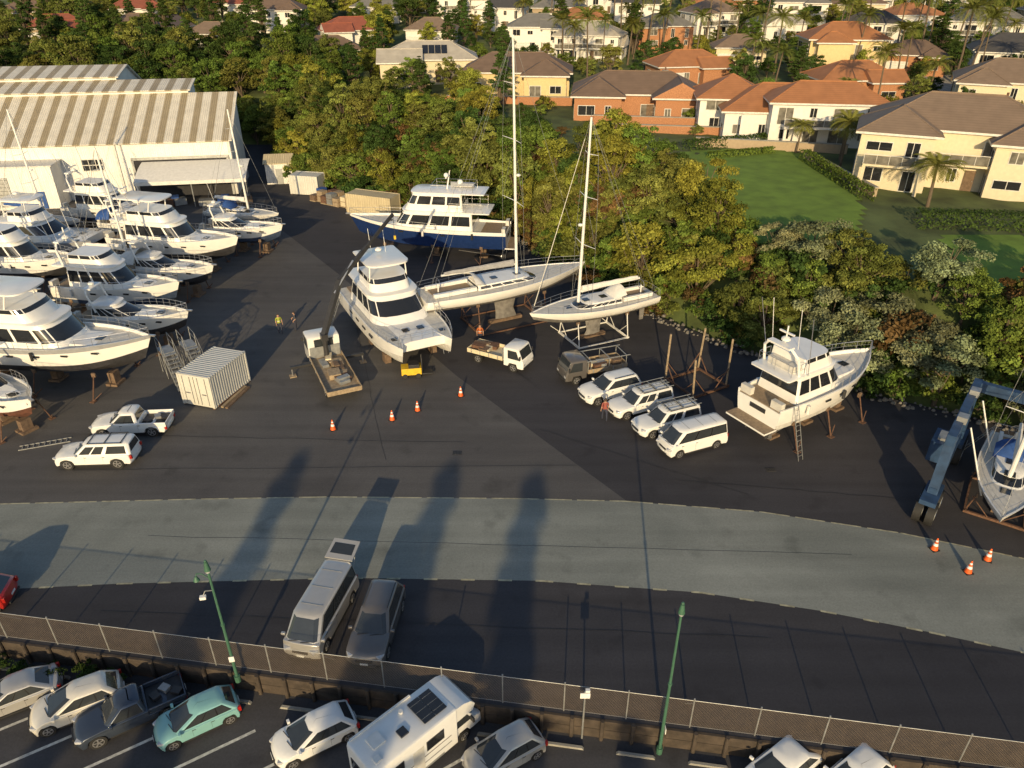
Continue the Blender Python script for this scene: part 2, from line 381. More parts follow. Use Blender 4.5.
# ---------------------------------------------------------------- houses
def rooftile(name,c): return stripes(name,[q*.8 for q in c],c,2.8,1,.18,.75,noise=.2)
RT={'brown':rooftile('roof_brown',(.16,.11,.08)),'orange':rooftile('roof_terracotta',(.34,.15,.065)),'grey':rooftile('roof_grey',(.17,.165,.155)),
    'dark':rooftile('roof_charcoal',(.065,.063,.065)),'red':rooftile('roof_red',(.27,.085,.05)),'taupe':rooftile('roof_taupe',(.20,.145,.105)),'pale':rooftile('roof_pale',(.40,.37,.32))}
WL={'cream':mat('plaster_cream',(.60,.53,.38),.8,var=.06),'white':mat('plaster_white',(.68,.66,.62),.8,var=.06),'brick':mat('brick_orange',(.36,.17,.085),.85,var=.25,scale=9),
    'yellow':mat('plaster_yellow',(.60,.47,.25),.8,var=.06),'tan':mat('plaster_tan',(.36,.28,.19),.8,var=.08)}
FRAME=mat('window_frame',(.58,.57,.54),.5); CURT=mat('curtained_glass',(.16,.15,.13),.15,var=.4,scale=1.5,spec=.8)
def house(name,x,y,rot,wings,wall,roof,seed=1,balcony=False,garage=False,chim=True,z=None,solar=False,sc=1.):
    rr=random.Random(seed); z=tz(x,y)+.0 if z is None else z
    e=empty(name,(x,y,z),rad(rot)); e.scale=(sc,sc,sc); W=MB();G=MB();F_=MB();Ds=MB()
    wm=WL[wall];rm=RT[roof]
    for wi,(cx,cy,w,d,h,kind) in enumerate(wings):
        n=max(1,round(h/2.8)); W.box((cx,cy,h/2-1.5),(w,d,h+3),wm)
        Ro=MB(); o=.6; z0=h+.02*wi; a,b=w/2+o,d/2+o; rh=min(w,d)*.25+.4
        e0=[(cx-a,cy-b,z0-.22),(cx+a,cy-b,z0-.22),(cx+a,cy+b,z0-.22),(cx-a,cy+b,z0-.22)]
        e1=[(p[0],p[1],z0) for p in e0]
        Ro.rings([e0,e1],FRAME,cap0=FRAME)
        if w>=d: r0,r1=(cx-a+(b if kind=='hip' else 0),cy,z0+rh),(cx+a-(b if kind=='hip' else 0),cy,z0+rh)
        else: r0,r1=(cx,cy-b+(a if kind=='hip' else 0),z0+rh),(cx,cy+b-(a if kind=='hip' else 0),z0+rh)
        em=rm if kind=='hip' else wm
        if w>=d:
            Ro.face([e1[0],e1[1],r1,r0],rm);Ro.face([e1[2],e1[3],r0,r1],rm);Ro.face([e1[1],e1[2],r1],em);Ro.face([e1[3],e1[0],r0],em)
        else:
            Ro.face([e1[1],e1[2],r1,r0],rm);Ro.face([e1[3],e1[0],r0,r1],rm);Ro.face([e1[0],e1[1],r0],em);Ro.face([e1[2],e1[3],r1],em)
        Ro.cyl((r0[0],r0[1],r0[2]+.02),(r1[0],r1[1],r1[2]+.02),.09,rm,n=6)
        if kind=='hip':
            ends=[(0,r0),(3,r0),(1,r1),(2,r1)] if w>=d else [(0,r0),(1,r0),(2,r1),(3,r1)]
            for ci,q in ends: Ro.cyl((e1[ci][0],e1[ci][1],e1[ci][2]+.02),q,.07,rm,n=5)
        Ro.build('roof_%d'%wi,parent=e,smooth=0)
        if solar and wi==0:
            for q in range(4):
                pp=[(cx-1+q*1.15,cy-b*.7,z0+rh*.3+.08),(cx+.05+q*1.15,cy-b*.7,z0+rh*.3+.08),(cx+.05+q*1.15,cy-b*.25,z0+rh*.75+.08),(cx-1+q*1.15,cy-b*.25,z0+rh*.75+.08)]
                G.face(pp,GLASS)
        fh=h/n
        for s in range(n):
            for side in range(4):
                ln=w if side%2==0 else d
                k=max(1,int(ln/3.1)); 
                for q in range(k):
                    if rr.random()<.16: continue
                    t=(q+.5)/k*ln-ln/2+rr.uniform(-.2,.2); ww=min(rr.choice([1.2,1.8,2.4,.8]),ln/k-.7); 
                    tall=(rr.random()<.35)
                    hh=2.0 if tall else rr.choice([1.1,1.3,.8]); zc=s*fh+(1.05 if tall else 1.5)
                    if ww<.5: continue
                    if side==0: c=(cx+t,cy-d/2,zc);dm=(1,0)
                    elif side==2: c=(cx+t,cy+d/2,zc);dm=(1,0)
                    elif side==1: c=(cx+w/2,cy+t,zc);dm=(0,1)
                    else: c=(cx-w/2,cy+t,zc);dm=(0,1)
                    sx=lambda L_,T_:(L_,T_) if dm[0] else (T_,L_)
                    F_.box(c,(*sx(ww+.16,.10),hh+.16),FRAME)
                    G.box(c,(*sx(ww,.14),hh),GLASS if rr.random()<.6 else CURT)
                    F_.box(c,(*sx(.06,.17),hh),FRAME)
        if balcony and wi<2:
            yb=cy-d/2-1.0
            for s in range(1,n):
                W.box((cx,yb,s*fh-.1),(w*.8,1.9,.2),wm)
                for q in range(int(w*.8/1.2)+1): F_.cyl((cx-w*.4+q*1.2,yb-.9,s*fh),(cx-w*.4+q*1.2,yb-.9,s*fh+1.),.03,FRAME,n=4)
                F_.box((cx,yb-.9,s*fh+1.),(w*.8,.07,.06),FRAME); G.box((cx,yb-.9,s*fh+.5),(w*.8,.02,.8),CURT)
            for q in(-1,1): W.box((cx+q*w*.38,yb-.7,fh/2-.1),(.35,.35,fh-.2),wm)
    cx,cy,w,d,h,_=wings[0]
    Ds.box((cx+w*.1,cy-d/2,1.05),(1.,.2,2.1),TIMB); Ds.box((cx+w*.1+.38,cy-d/2-.11,1.05),(.04,.04,.12),STEEL)
    if garage: 
        Ds.box((cx-w*.3,cy-d/2,1.1),(min(4.6,w*.35),.22,2.2),FRAME)
        for q in range(4): Ds.box((cx-w*.3,cy-d/2-.112,.3+q*.52),(min(4.5,w*.34),.01,.03),GALV)
    if chim:
        W.box((cx+w*.22,cy+d*.1,h+1.4),(.8,.6,2.4),wm); W.box((cx+w*.22,cy+d*.1,h+2.65),(.95,.75,.15),CONC)
        W.cyl((cx+w*.22,cy+d*.1,h+2.7),(cx+w*.22,cy+d*.1,h+3.1),.12,RUST)
    W.build('walls',parent=e,smooth=0);G.build('windows',parent=e,smooth=0);F_.build('window_frames',parent=e,smooth=0);Ds.build('doors',parent=e,smooth=0)
    for c in wings: 
        a=rad(rot); HOUSES.append((x+c[0]*sc*math.cos(a)-c[1]*sc*math.sin(a),y+c[0]*sc*math.sin(a)+c[1]*sc*math.cos(a),max(c[2],c[3])*.5*sc+.7))
    return e
house('brick_house',19.5,123,-6,[(0,0,19,9,3.6,'hip'),(6,-4,7,8,3.6,'gable'),(-6,-3,7,8,3.5,'hip')],'brick','brown',seed=3)
house('terracotta_roof_house',37.5,107,-8,[(0,0,17,10,3.8,'hip'),(4,-4,14,7,5.4,'hip'),(-7,4,9,9,4.6,'hip')],'white','orange',seed=5,balcony=True)
house('cream_two_storey_house',48.5,83.5,-24,[(0,0,17,10,6.0,'hip'),(-6,-4,7,8,5.8,'hip'),(7,-4,8,7,5.4,'hip')],'cream','taupe',seed=8,balcony=True)
house('yellow_house',63,155,-5,[(0,0,14,9,6,'hip'),(-3,-4,6,5,5.6,'hip')],'yellow','orange',seed=9)
house('cream_house',-15.5,149,5,[(0,0,17,9,3.8,'hip'),(-5,-4,7,6,3.6,'gable')],'cream','pale',seed=10,solar=True)
house('tan_house',1,139,-4,[(0,0,18,9,3.8,'hip'),(5,-4,7,7,3.7,'hip')],'yellow','brown',seed=12)
specs=[('white_house',4,176,5,'white','grey',14,9,5.6),('white_house',18,170,-8,'white','pale',16,9,5.6),('cream_house',45,164,-4,'cream','taupe',12,9,3.6),
('brick_house',32,178,3,'brick','grey',14,9,5.4),('grey_roof_house',105,180,-15,'white','grey',17,10,5.8),('dark_roof_house',94,150,-20,'white','dark',18,10,5.6),
('red_roof_house',-104,184,8,'tan','red',16,10,3.2),('brown_roof_house',-84,188,4,'cream','brown',17,10,3.2),('brown_roof_house',-55,196,-4,'white','brown',14,9,5.4),
('maroon_roof_house',-37,179,6,'white','red',15,9,3.6),('white_house',-10,214,3,'white','brown',15,9,5.6),('cream_house',12,216,-3,'tan','grey',15,9,3.6),
('white_house',33,208,4,'white','dark',14,9,5.8),('terracotta_roof_house',52,212,-6,'brick','orange',15,9,3.7),('white_house',72,208,0,'white','grey',15,9,5.8),
('cream_house',91,214,-9,'cream','brown',15,10,3.8),('white_house',112,215,-6,'white','taupe',16,9,5.8),('tan_house',-120,210,3,'tan','brown',15,9,3.3),('white_house',-75,222,2,'white','red',15,9,3.3),
('white_house',80,180,-6,'white','dark',14,9,5.6),('cream_house',-34,212,5,'white','grey',14,9,3.3),('white_house',61,188,4,'white','pale',13,9,3.8),('terracotta_roof_house',18,194,6,'tan','orange',14,9,3.6),('tan_house',130,195,-6,'tan','dark',15,9,5.6),
('white_house',0,240,3,'white','grey',16,9,6.),('cream_house',40,243,-4,'cream','brown',16,9,6.),('white_house',85,246,3,'white','orange',16,9,6.),('tan_house',-50,246,5,'tan','red',16,9,6.),('white_house',130,244,3,'white','grey',16,9,6.),('white_house',-100,246,5,'white','brown',16,9,6.),
('terracotta_roof_house',34,147,-8,'brick','orange',15,9,3.4),('white_house',46,190,2,'white','taupe',13,9,5.6),('white_house',-18,182,4,'white','taupe',13,9,3.8),('grey_roof_house',-37,160,8,'cream','brown',14,9,3.4),
('cream_house',78,158,-12,'brick','brown',13,9,3.6),('dark_roof_house',76,122,-22,'cream','taupe',16,10,5.8),('brown_roof_house',98,128,-18,'white','dark',16,10,5.6),('white_house',118,160,-14,'white','brown',16,10,5.6),
('cream_house',96,198,-6,'white','orange',14,9,3.8),('white_house',-2,198,2,'white','dark',13,9,5.6),('brown_roof_house',-66,180,4,'tan','taupe',13,9,3.4),('white_house',22,226,2,'white','taupe',14,9,5.6),('cream_house',64,228,-3,'brick','orange',14,9,3.6),('white_house',102,232,-5,'white','brown',14,9,5.6),
('white_house',-20,230,2,'white','brown',14,9,5.6),('white_house',-62,212,2,'cream','grey',13,9,3.5),('red_roof_house',-96,212,5,'white','red',14,9,3.4),('white_house',-135,196,5,'white','brown',15,9,3.4),('terracotta_roof_house',57,136,-10,'brick','orange',14,9,3.6)]
for i,(n_,x,y,r,w,rf,ww,dd,hh) in enumerate(specs):
    house(n_,x+R.uniform(-2,2),y+R.uniform(-3,3),r+R.uniform(-22,22),[(0,0,ww,dd,hh,'hip'),((-1)**i*ww*.28,-dd*.4,ww*.4,dd*.6,hh-.2,'hip' if i%3 else 'gable')]+([((-1)**(i+1)*ww*.3,dd*.3,ww*.45,dd*.8,3.,'gable')] if i%2 else []),w,rf,seed=20+i,balcony=(i%3==1 and hh>5),garage=i%2==0,chim=i%4==0,sc=R.uniform(.78,.92) if y>140 else .95)

LAWN=mat('mown_lawn',(.13,.215,.022),.95,var=.22,scale=.6,bump=.3,bscale=20)
def drape(name,poly,mt,off=.1,st=1.6):
    xs_=[p[0] for p in poly];ys_=[p[1] for p in poly];mb=MB()
    gx=np.arange(min(xs_),max(xs_),st);gy=np.arange(min(ys_),max(ys_),st)
    for a in gx:
        for b in gy:
            if inpoly(np.array([a+st/2]),np.array([b+st/2]),poly)[0]:
                mb.face([(p,q,tz(p,q)+off) for p,q in((a,b),(a+st,b),(a+st,b+st),(a,b+st))],mt)
    return mb.build(name,smooth=0,recalc=False)
drape('lawn',[(18,68),(21,96),(33,98.5),(37,94),(35,72),(29,60),(22,60)],LAWN,.1,.8)
drape('lawn',[(34,48.5),(38,64),(56,62),(70,50),(60,34)],LAWN,.1,.8)
drape('driveway',[(66,100),(72,100),(84,150),(78,152)],CONC,.14)
mb=MB()
for (x1,y1,x2,y2,h) in [(12,114,31,111,1.3),(14,109,30,106.5,1.0),(24,99.5,42,95,1.1),(36,93,37.5,76,.9),(60,120,84,116,1.4),(-12,132,10,130,1.2)]:
    mx,my=(x1+x2)/2,(y1+y2)/2;L_=math.hypot(x2-x1,y2-y1)
    mb.box((mx,my,tz(mx,my)+h/2-.3),(L_,.35,h+.6),WL['brick'] if y1>105 and x1<40 else WL['tan'],math.atan2(y2-y1,x2-x1))
    mb.box((mx,my,tz(mx,my)+h+.06),(L_+.1,.45,.1),CONC,math.atan2(y2-y1,x2-x1))
mb.build('garden_wall',smooth=0)
def hedge(x1,y1,x2,y2,w=1.,h=1.4,c='grn',seed=1):
    rg=np.random.default_rng(seed);L_=math.hypot(x2-x1,y2-y1);n=int(L_*150)
    t=rg.random(n);s=rg.uniform(-1,1,n);q=rg.random(n)
    k=rg.random(n)<.5; q=np.where(k,rg.uniform(.85,1.05,n),q); s=np.where(~k,np.sign(s)*rg.uniform(.8,1.05,n),s)
    ux,uy=(x2-x1)/L_,(y2-y1)/L_
    P=np.stack([(t-.5)*L_*ux-s*w/2*uy,(t-.5)*L_*uy+s*w/2*ux,q*h],1)
    N=np.stack([-s*uy*(~k),s*ux*(~k),k*1.+.2],1)+rg.normal(size=(n,3))*.4
    me=leaf_object(P,N,.14*rg.uniform(.6,1.2,n),rg.uniform(.5,1.3,n),'hedge',R0=seed)
    mx,my=(x1+x2)/2,(y1+y2)/2
    o=bpy.data.objects.new('hedge',me);COL.objects.link(o);o.location=(mx,my,tz(mx,my));o.color=(*GC[c],1)
for i,hh in enumerate([(22,97,34,101,1.2,1.3),(35.5,92,36,74,1.2,1.3),(37,66,58,64,1.4,1.6),(30,110,44,108,1.3,1.3),(13,115,30,113,1,1.),(24,92.5,33,95.5,.8,.8)]):
    hedge(*hh,c=['drk','grn','drk','grn','olv','grn'][i],seed=i+2)

# ---------------------------------------------------------------- trees
forest=empty('bush_trees')
pts=[]
def clash(x,y,sp):
    for a,b in pts:
        if (a-x)**2+(b-y)**2<sp*sp: return True
    for a,b,r in HOUSES:
        if (a-x)**2+(b-y)**2<(r+1.)**2: return True
    return False
L1=[(18,65),(20,97),(33,101),(38,92),(36,70),(30,58),(23,58)];L2=[(35,51),(38,66),(58,64),(72,50),(62,36)]
def ok(x,y): return not(inpoly(np.array([x]),np.array([y]),L1)[0] or inpoly(np.array([x]),np.array([y]),L2)[0])
cand=np.stack([rng.uniform(-125,85,16000),rng.uniform(22,150,16000)],1); dd=edged(cand[:,0],cand[:,1])
for (x,y),d in zip(cand,dd):
    if d<.8: continue
    if x>18 and d>7.5: continue
    if x>3 and y>88: continue
    if x>-3 and y>96: continue
    if x>-30 and y>116: continue
    if y>150 or not ok(x,y): continue
    sp=(2.4 if x>18 else 2.85) if d<10 else 3.4
    if clash(x,y,sp): continue
    pts.append((x,y))
    r=R.random()
    if x>20: c='sil' if r<.34 else 'brn' if r<.46 else 'yel' if r<.62 else 'olv' if r<.84 else 'grn'
    elif x>-12: c='yel' if r<.33 else 'grn' if r<.6 else 'olv' if r<.88 else 'drk'
    else: c='grn' if r<.34 else 'drk' if r<.62 else 'olv' if r<.85 else 'yel' if r<.95 else 'brn'
    hs=R.uniform(.72,1.12)
    if d<4: hs*=.95
    if x>32: hs*=.82
    elif x>14: hs*=.72 if d>3 else .8
    if y>88 and x>-30: hs*=.78
    elif x>3 and y>72: hs*=.8
    m=(R.choice(PUFF) if (c=='sil' or (x>14 and c=='yel' and R.random()<.5)) else R.choice(TREES))
    put(m,'tree_%d'%len(pts),x,y,hs,c,forest)
k=0
for (x,y),d in zip(cand[::-1],dd[::-1]):
    if .4<d<8 and x>-34 and y<110 and k<480 and ok(x,y):
        put(R.choice(BUSH),'shrub_%d'%k,x,y,R.uniform(.7,1.6),R.choice(['brn','olv','grn','drk','drk','olv']),forest);k+=1
c2=np.stack([rng.uniform(-140,140,2600),rng.uniform(96,262,2600)],1)
gt=empty('hillside_garden_trees');k=0
for x,y in c2:
    if edged([x],[y])[0]<9 or not ok(x,y): continue
    if 3<x<36 and 96<y<121: 
        if R.random()<.35: put(R.choice(BUSH),'shrub_b%d'%k,x,y,R.uniform(.5,1.),R.choice(['olv','grn','brn','drk']),gt);k+=1
        continue
    if clash(x,y,4.4 if x>-20 else 4.0): continue
    pts.append((x,y)); r=R.random(); s=R.uniform(.42,.8) if x>-20 else R.uniform(.6,1.05)
    c=R.choice(['grn','olv','yel','drk','drk'])
    if r<.16 and x>0: put(R.choice(PALMS),'palm_%d'%k,x,y,R.uniform(.8,1.15),'olv',gt)
    elif r<.2: put(R.choice(CONI),'conifer_%d'%k,x,y,R.uniform(.6,.9),'drk',gt)
    elif r<.42: put(R.choice(BUSH),'shrub_%d'%k,x,y,R.uniform(.8,1.8),c,gt)
    else: put(R.choice(TREES),'tree_%d'%k,x,y,s,c,gt)
    k+=1
for x,y,m,s in [(38.5,88,1,1.),(41,72,1,1.),(36,96,1,.8),(80,140,2,1.),(76,136,2,1.1),(84,143,2,.95),(72,146,0,1.1),(88,136,2,1.),(44,148,0,1.),(50,152,3,1.1),(58,66,0,.8),(40,92,1,.9),(66,92,1,1.),(96,160,2,1.),(70,132,1,1.2),(68,140,2,1.),(86,132,0,1.1),
  (25,166,2,1.),(28,168,2,1.15),(31,165,3,1.),(23,171,2,1.1),(41,172,2,1.1),(44,174,2,1.2),(47,171,3,1.),(82,162,2,1.2),(85,165,2,1.1),(79,166,3,1.1),(93,170,2,1.1),(64,150,2,.9),(54,176,2,1.1),(10,160,3,1.),(66,166,2,1.),(70,172,2,1.1),(36,158,3,.9),(88,152,2,1.1)]:
    put(PALMS[m],'palm_tree',x,y,s,'olv')
for x,h in [(-23.5,.80),(-19,.9),(-11.6,1.),(-9,1.04),(-4.6,.95),(.2,.85),(9,.7),(15,.78),(24,.6)]:
    put(POP,'poplar_tree',x,-28,h,'grn')

# ---------------------------------------------------------------- boats
def hull(mb,L,B,D,z0,top=WHITE,botm=BOTB,stripe=None,deck=OFFW,tw=.86,yo=0,p=2.3,rake=.10,bul=.25,sh=.3,round_=False,n=20,kr=.55,low=None):
    def W(t): return B/2*(tw+(1-tw)*math.sin(min(1,t/.45)*math.pi/2)) if t<.45 else B/2*max(0.,1-((t-.45)/.55)**p)
    def S(t): return D*(1+sh*t*t)
    def K(t): return D*kr*max(0,(t-.62)/.38)**2.0 + (D*.12*max(0,(.35-t)/.35) if round_ else 0)
    fr=[.86,.66,.46]; 
    wf=[.985,.95,.90] if not round_ else [.985,.93,.82]
    cf,cw=(.27,.84) if not round_ else (.24,.62)
    rs=[]
    for i in range(n+1):
        t=i/n; w,s,k=W(t),S(t),K(t)
        def pt(y,fz,z=None):
            zz=k+(s-k)*fz if z is None else z
            x=L*t-rake*L*(1-zz/s)*t**4
            return (x,y+yo,z0+zz)
        fl=1-.30*t**2
        half=[pt(0,0,s-bul+.04),pt(max(0,w-.1),0,s-bul),pt(max(0,w-.1),0,s+.002),pt(w,1)]
        for a,b in zip(fr,wf): half.append(pt(w*(b if t<.3 else b*(1-(1-a)*.55*(t-.3))),a))
        half+= [pt(w*cw*fl,cf),pt(0,0)]
        mir=[(q[0],2*yo-q[1],q[2]) for q in half[1:-1]][::-1]
        rs.append(half+mir)
    st=stripe or top
    seg=[deck,top,top,top,low,low,low,botm] if low else [deck,top,top,st,top,top,botm,botm]
    mb.rings(rs,top,cap0=top,mf=lambda i,j: seg[j] if j<8 else seg[15-j])
    return W,S
def outline(x0,x1,w,nr,nw,wide=.88,yo=0):
    xs_=x1-nr; c=min(.12,w*.3)
    st=(xs_-x0-c)/max(1,nw); half=[(x0,w-c),(x0+c,w)];mk=[0]
    for i in range(nw):
        a=x0+c+st*i
        half+=[(a+st*(1-wide)/2,w),(a+st*(1+wide)/2,w)]; mk+=[0,1]
    half.append((xs_,w)); mk+=[0]
    for a0,g in((6,0),(26,1),(44,1),(48,0),(66,1),(86,1)):
        a=rad(a0); half.append((xs_+nr*math.sin(a),w*max(0.,math.cos(a))**.55)); mk.append(g)
    full=half+[(x,-y) for x,y in half[::-1]]
    mk=mk+[0]; 
    seg=[0]*(len(full))
    for i in range(len(half)-1): seg[i]=mk[i]; seg[len(full)-2-i]=mk[i]
    seg[len(half)-1]=1; seg[len(full)-1]=2
    return [(x,y+yo) for x,y in full],seg
def cabin(mb,x0,x1,w,z0,z1,rf=1.,rr=.1,ins=.15,nr=1.,nw=3,band=(.38,.85),mW=WHITE,mG=GLASS,over=.12,roof=True,backglass=True,thick=.09,aft=0):
    hs=[0,band[0],band[0]+.01,band[1]-.01,band[1],1.] ; rs=[];sg=None
    for k,h in enumerate(hs):
        o,sg=outline(x0+rr*h,x1-rf*h,w-ins*h,nr*(1-.25*h),nw)
        rs.append([(x,y,z0+(z1-z0)*h) for x,y in o])
    def mf(i,j):
        if i in(1,2,3) and (sg[j]==1 or (sg[j]==2 and backglass)): return mG
        return mW
    mb.rings(rs,mW,mf=mf,cap1=mW)
    if roof:
        o,_=outline(x0+rr-over-aft,x1-rf+over*1.6,w-ins+over,nr*.75,nw)
        mb.rings([[(x,y,z1+.004) for x,y in o],[(x,y,z1+thick) for x,y in o],[((x-(x0+x1)/2)*.93+(x0+x1)/2,y*.9,z1+thick+.05) for x,y in o]],mW,cap0=mW,cap1=mW)
def rail(mb,pts,h,r=.018,mid=True):
    mb.pipe([(p[0],p[1],p[2]+h) for p in pts],r,STEEL)
    if mid: mb.pipe([(p[0],p[1],p[2]+h*.5) for p in pts],r*.6,STEEL,n=4)
    for p in pts: mb.cyl(p,(p[0],p[1],p[2]+h),r,STEEL,n=4)
def ladder(mb,x,y0,y1,z1,mt=GALV):
    for s in(-.2,.2): mb.cyl((x+s,y0,.02),(x+s,y1,z1),.022,mt,n=4)
    k=int(z1/.3)
    for q in range(1,k): 
        t=q/k; mb.cyl((x-.2,y0+(y1-y0)*t,z1*t),(x+.2,y0+(y1-y0)*t,z1*t),.015,mt,n=4)
def props(mb,L,B,z0,n=3,lad=True):
    for i in range(n):
        x=L*(.15+.6*i/max(1,n-1))
        mb.box((x,0,(z0+.04)/2),(.5,.7,z0+.04),TIMB)
        mb.box((x,0,.1),(.9,1.1,.18),TIMB)
        for s in(-1,1):
            mb.cyl((x,s*(B*.57),.03),(x,s*B*.40,z0+.75),.045,RUST,n=6); mb.box((x,s*B*.40,z0+.75),(.3,.12,.3),TIMB); mb.box((x,s*B*.57,.04),(.36,.36,.05),RUST)
            mb.cyl((x,s*B*.57,.05),(x+.6,s*B*.5,.6),.03,RUST,n=5)
    if lad: ladder(mb,L*.1,-B*.75,-B*.47,z0+2.4)
def motor_yacht(name,loc,rot,L,B,top=WHITE,botm=BOTK,stripe=None,fly=True,hard=True,lvl=1,z0=.9,D=None,seed=0,canvas=None,express=False,cab=(.16,.66),antennas=2,low=None,cover=None):
    mb=MB(); D=D or .115*L+.75
    W,S=hull(mb,L,B,D,z0,top,botm,stripe,low=low)
    zd=z0+D-.22; w=B/2-.42
    x0,x1=L*cab[0],L*cab[1]; h=1.95 if not express else 1.15
    mb.box((L*.08,0,zd+.03),(L*.15,B*.78,.05),TEAK); mb.box((-.45,0,z0+D*.32),(1.1,B*.78,.12),WHITE,mtop=TEAK)
    for s in(-1,1): mb.box((.25,s*B*.3,zd+.3),(.35,B*.2,.55),OFFW)
    mb.box((-.02,0,z0+D*.72),(.06,B*.3,.3),GLASS if seed%2 else DARK)
    if cover: 
        rs=[]
        for q in range(5):
            t=q/4; rs.append([(L*(.0+.19*t),y*B*.44,zd+.35+(.9+.5*t)*math.sqrt(max(0,1-(y*.98)**2))) for y in np.linspace(-1,1,9)])
        mb.rings(rs,cover,closed=False)
    cabin(mb,x0,x1,w,zd-.1,zd+h,rf=1.5 if not express else 2.6,rr=.1,nr=1.6,nw=3,ins=.22,aft=L*.10 if fly else 0)
    cabin(mb,x1-1.2,L*.86,w*.62,zd-.1,zd+.42,rf=.9,rr=0,nr=1.2,nw=1,band=(.3,.8),ins=.12,roof=False,mG=WHITE)
    mb.box((L*.74,0,zd+.46),(.55,.55,.05),GLASS); mb.box((L*.93,0,zd+.18+D*.1),(.5,.3,.22),STEEL)
    zt=zd+h+.12
    if lvl==2:
        cabin(mb,x0+L*.06,x1-L*.09,w*.86,zt,zt+1.75,rf=1.0,rr=.1,nr=1.2,nw=3,ins=.15,aft=L*.13)
        rail(mb,[(x0-L*.06+q*(L*.2)/4,w*.95,zt) for q in range(5)],.9); rail(mb,[(x0-L*.06+q*(L*.2)/4,-w*.95,zt) for q in range(5)],.9)
        zt+=1.85
        rail(mb,[(x0,w*.7,zt),(x0+L*.12,w*.7,zt),(x0+L*.25,w*.7,zt),(x0+L*.25,-w*.7,zt),(x0+L*.12,-w*.7,zt),(x0,-w*.7,zt),(x0,w*.7,zt)],.7)
        mb.cyl((x0+L*.17,0,zt),(x0+L*.15,0,zt+1.9),.09,WHITE,.05); mb.box((x0+L*.165,0,zt+1.3),(.12,1.5,.08),WHITE); mb.sph((x0+L*.165,.55,zt+1.55),.25,WHITE)
        mb.sph((x0+L*.1,-.9,zt+.5),.32,WHITE); mb.cyl((x0+L*.1,-.9,zt),(x0+L*.1,-.9,zt+.4),.08,WHITE)
        mb.rings([[(x0+.2+q*.5,1.*math.cos(a)*.45*(1-(q/5)**3)-.9,zt+.3+.25*math.sin(a)) for a in np.linspace(0,6.28,9)[:-1]] for q in range(6)],GREYH,cap0=GREYH,cap1=GREYH)
    elif fly:
        fx0,fx1=x0-L*.02,x1-L*.14
        cabin(mb,fx0+L*.06,fx1,w*.86,zt,zt+.95,rf=.75,rr=0,nr=1.0,nw=2,band=(.68,.98),ins=.1,roof=False,backglass=False)
        rail(mb,[(fx0-L*.04,w*.8,zt),(fx0+L*.02,w*.84,zt),(fx0+L*.06,w*.84,zt)],.8); rail(mb,[(fx0-L*.04,w*.8,zt),(fx0-L*.04,0,zt),(fx0-L*.04,-w*.8,zt),(fx0+L*.02,-w*.84,zt),(fx0+L*.06,-w*.84,zt)],.8)
        mb.box((fx0+L*.03,0,zt+.25),(.6,w*1.2,.45),OFFW)
        zh=zt+2.0
        if hard:
            for sx in(.02,.62):
                for s in(-1,1): mb.cyl((fx0+(fx1-fx0)*sx,s*w*.8,zt+.3),(fx0+(fx1-fx0)*(sx+.08),s*w*.7,zh),.06,WHITE,n=6)
            o,_=outline(fx0-.2,fx1-.5,w*.84,.9,2)
            mt_=canvas or WHITE
            mb.rings([[(x,y,zh) for x,y in o],[(x,y,zh+.1) for x,y in o],[((x-fx0-1)*.9+fx0+1,y*.85,zh+.17) for x,y in o]],mt_,cap0=mt_,cap1=mt_)
        else:
            for s in(-1,1): mb.pipe([(fx0+.2,s*w*.85,zt),(fx0-.1,s*w*.8,zt+1.2),(fx0-.3,s*w*.5,zt+1.75)],.09,WHITE,n=6)
            mb.box((fx0-.3,0,zt+1.78),(.5,w*1.05,.12),WHITE); zh=zt+1.7
        mb.sph((fx0+.1,.0,zh+.33),.3,WHITE,sz=.6); mb.box((fx0+.1,0,zh+.75),(.12,1.1,.1),WHITE); mb.cyl((fx0+.1,0,zh),(fx0+.1,0,zh+1.2),.05,WHITE)
        for q in range(antennas): mb.cyl((fx0+.1,(-1)**q*w*.6,zh),(fx0-.4,(-1)**q*w*.65,zh+2.8),.018,WHITE,n=4)
        for s in(-1,1): mb.cyl((x0+.5,s*w,zt),(x0-.6,s*(w+.3),zt+4.2),.022,STEEL,n=4)
    else:
        for s in(-1,1): mb.pipe([(x0+.6,s*w*.95,zd+h*.6),(x0+.1,s*w*.85,zd+h+1.),(x0,s*w*.6,zd+h+1.3)],.08,WHITE,n=6)
        mb.box((x0+.1,0,zd+h+1.32),(.7,w*1.35,.1),canvas or WHITE); mb.sph((x0+.1,0,zd+h+1.55),.25,WHITE,sz=.6)
        mb.cyl((x0,.4,zd+h+1.3),(x0-.5,.4,zd+h+3.4),.018,WHITE,n=4)
    for s in(-1,1):
        pp=[]
        for q in range(9):
            t=.42+.575*q/8; pp.append((L*t-.05,s*max(.03,W(t)-.06),z0+S(t)))
        rail(mb,pp,.6,mid=True)
        for q in range(4):
            t=.38+.13*q; mb.box((L*t,s*(W(t)*(1-.02*q)-.005),z0+S(t)*.79),(.5,.06,.13),GLASS)
    mb.box((L*1.005,0,z0+S(1)-.02),(.5,.16,.1),STEEL)
    for q in range(2): 
        for s in (-1,1):
            t=.2+.3*q; mb.cyl((L*t,s*(W(t)+.13),z0+S(t)-.75),(L*t,s*(W(t)+.13),z0+S(t)-.15),.11,DARK if (q+seed)%2 else CANV,n=7)
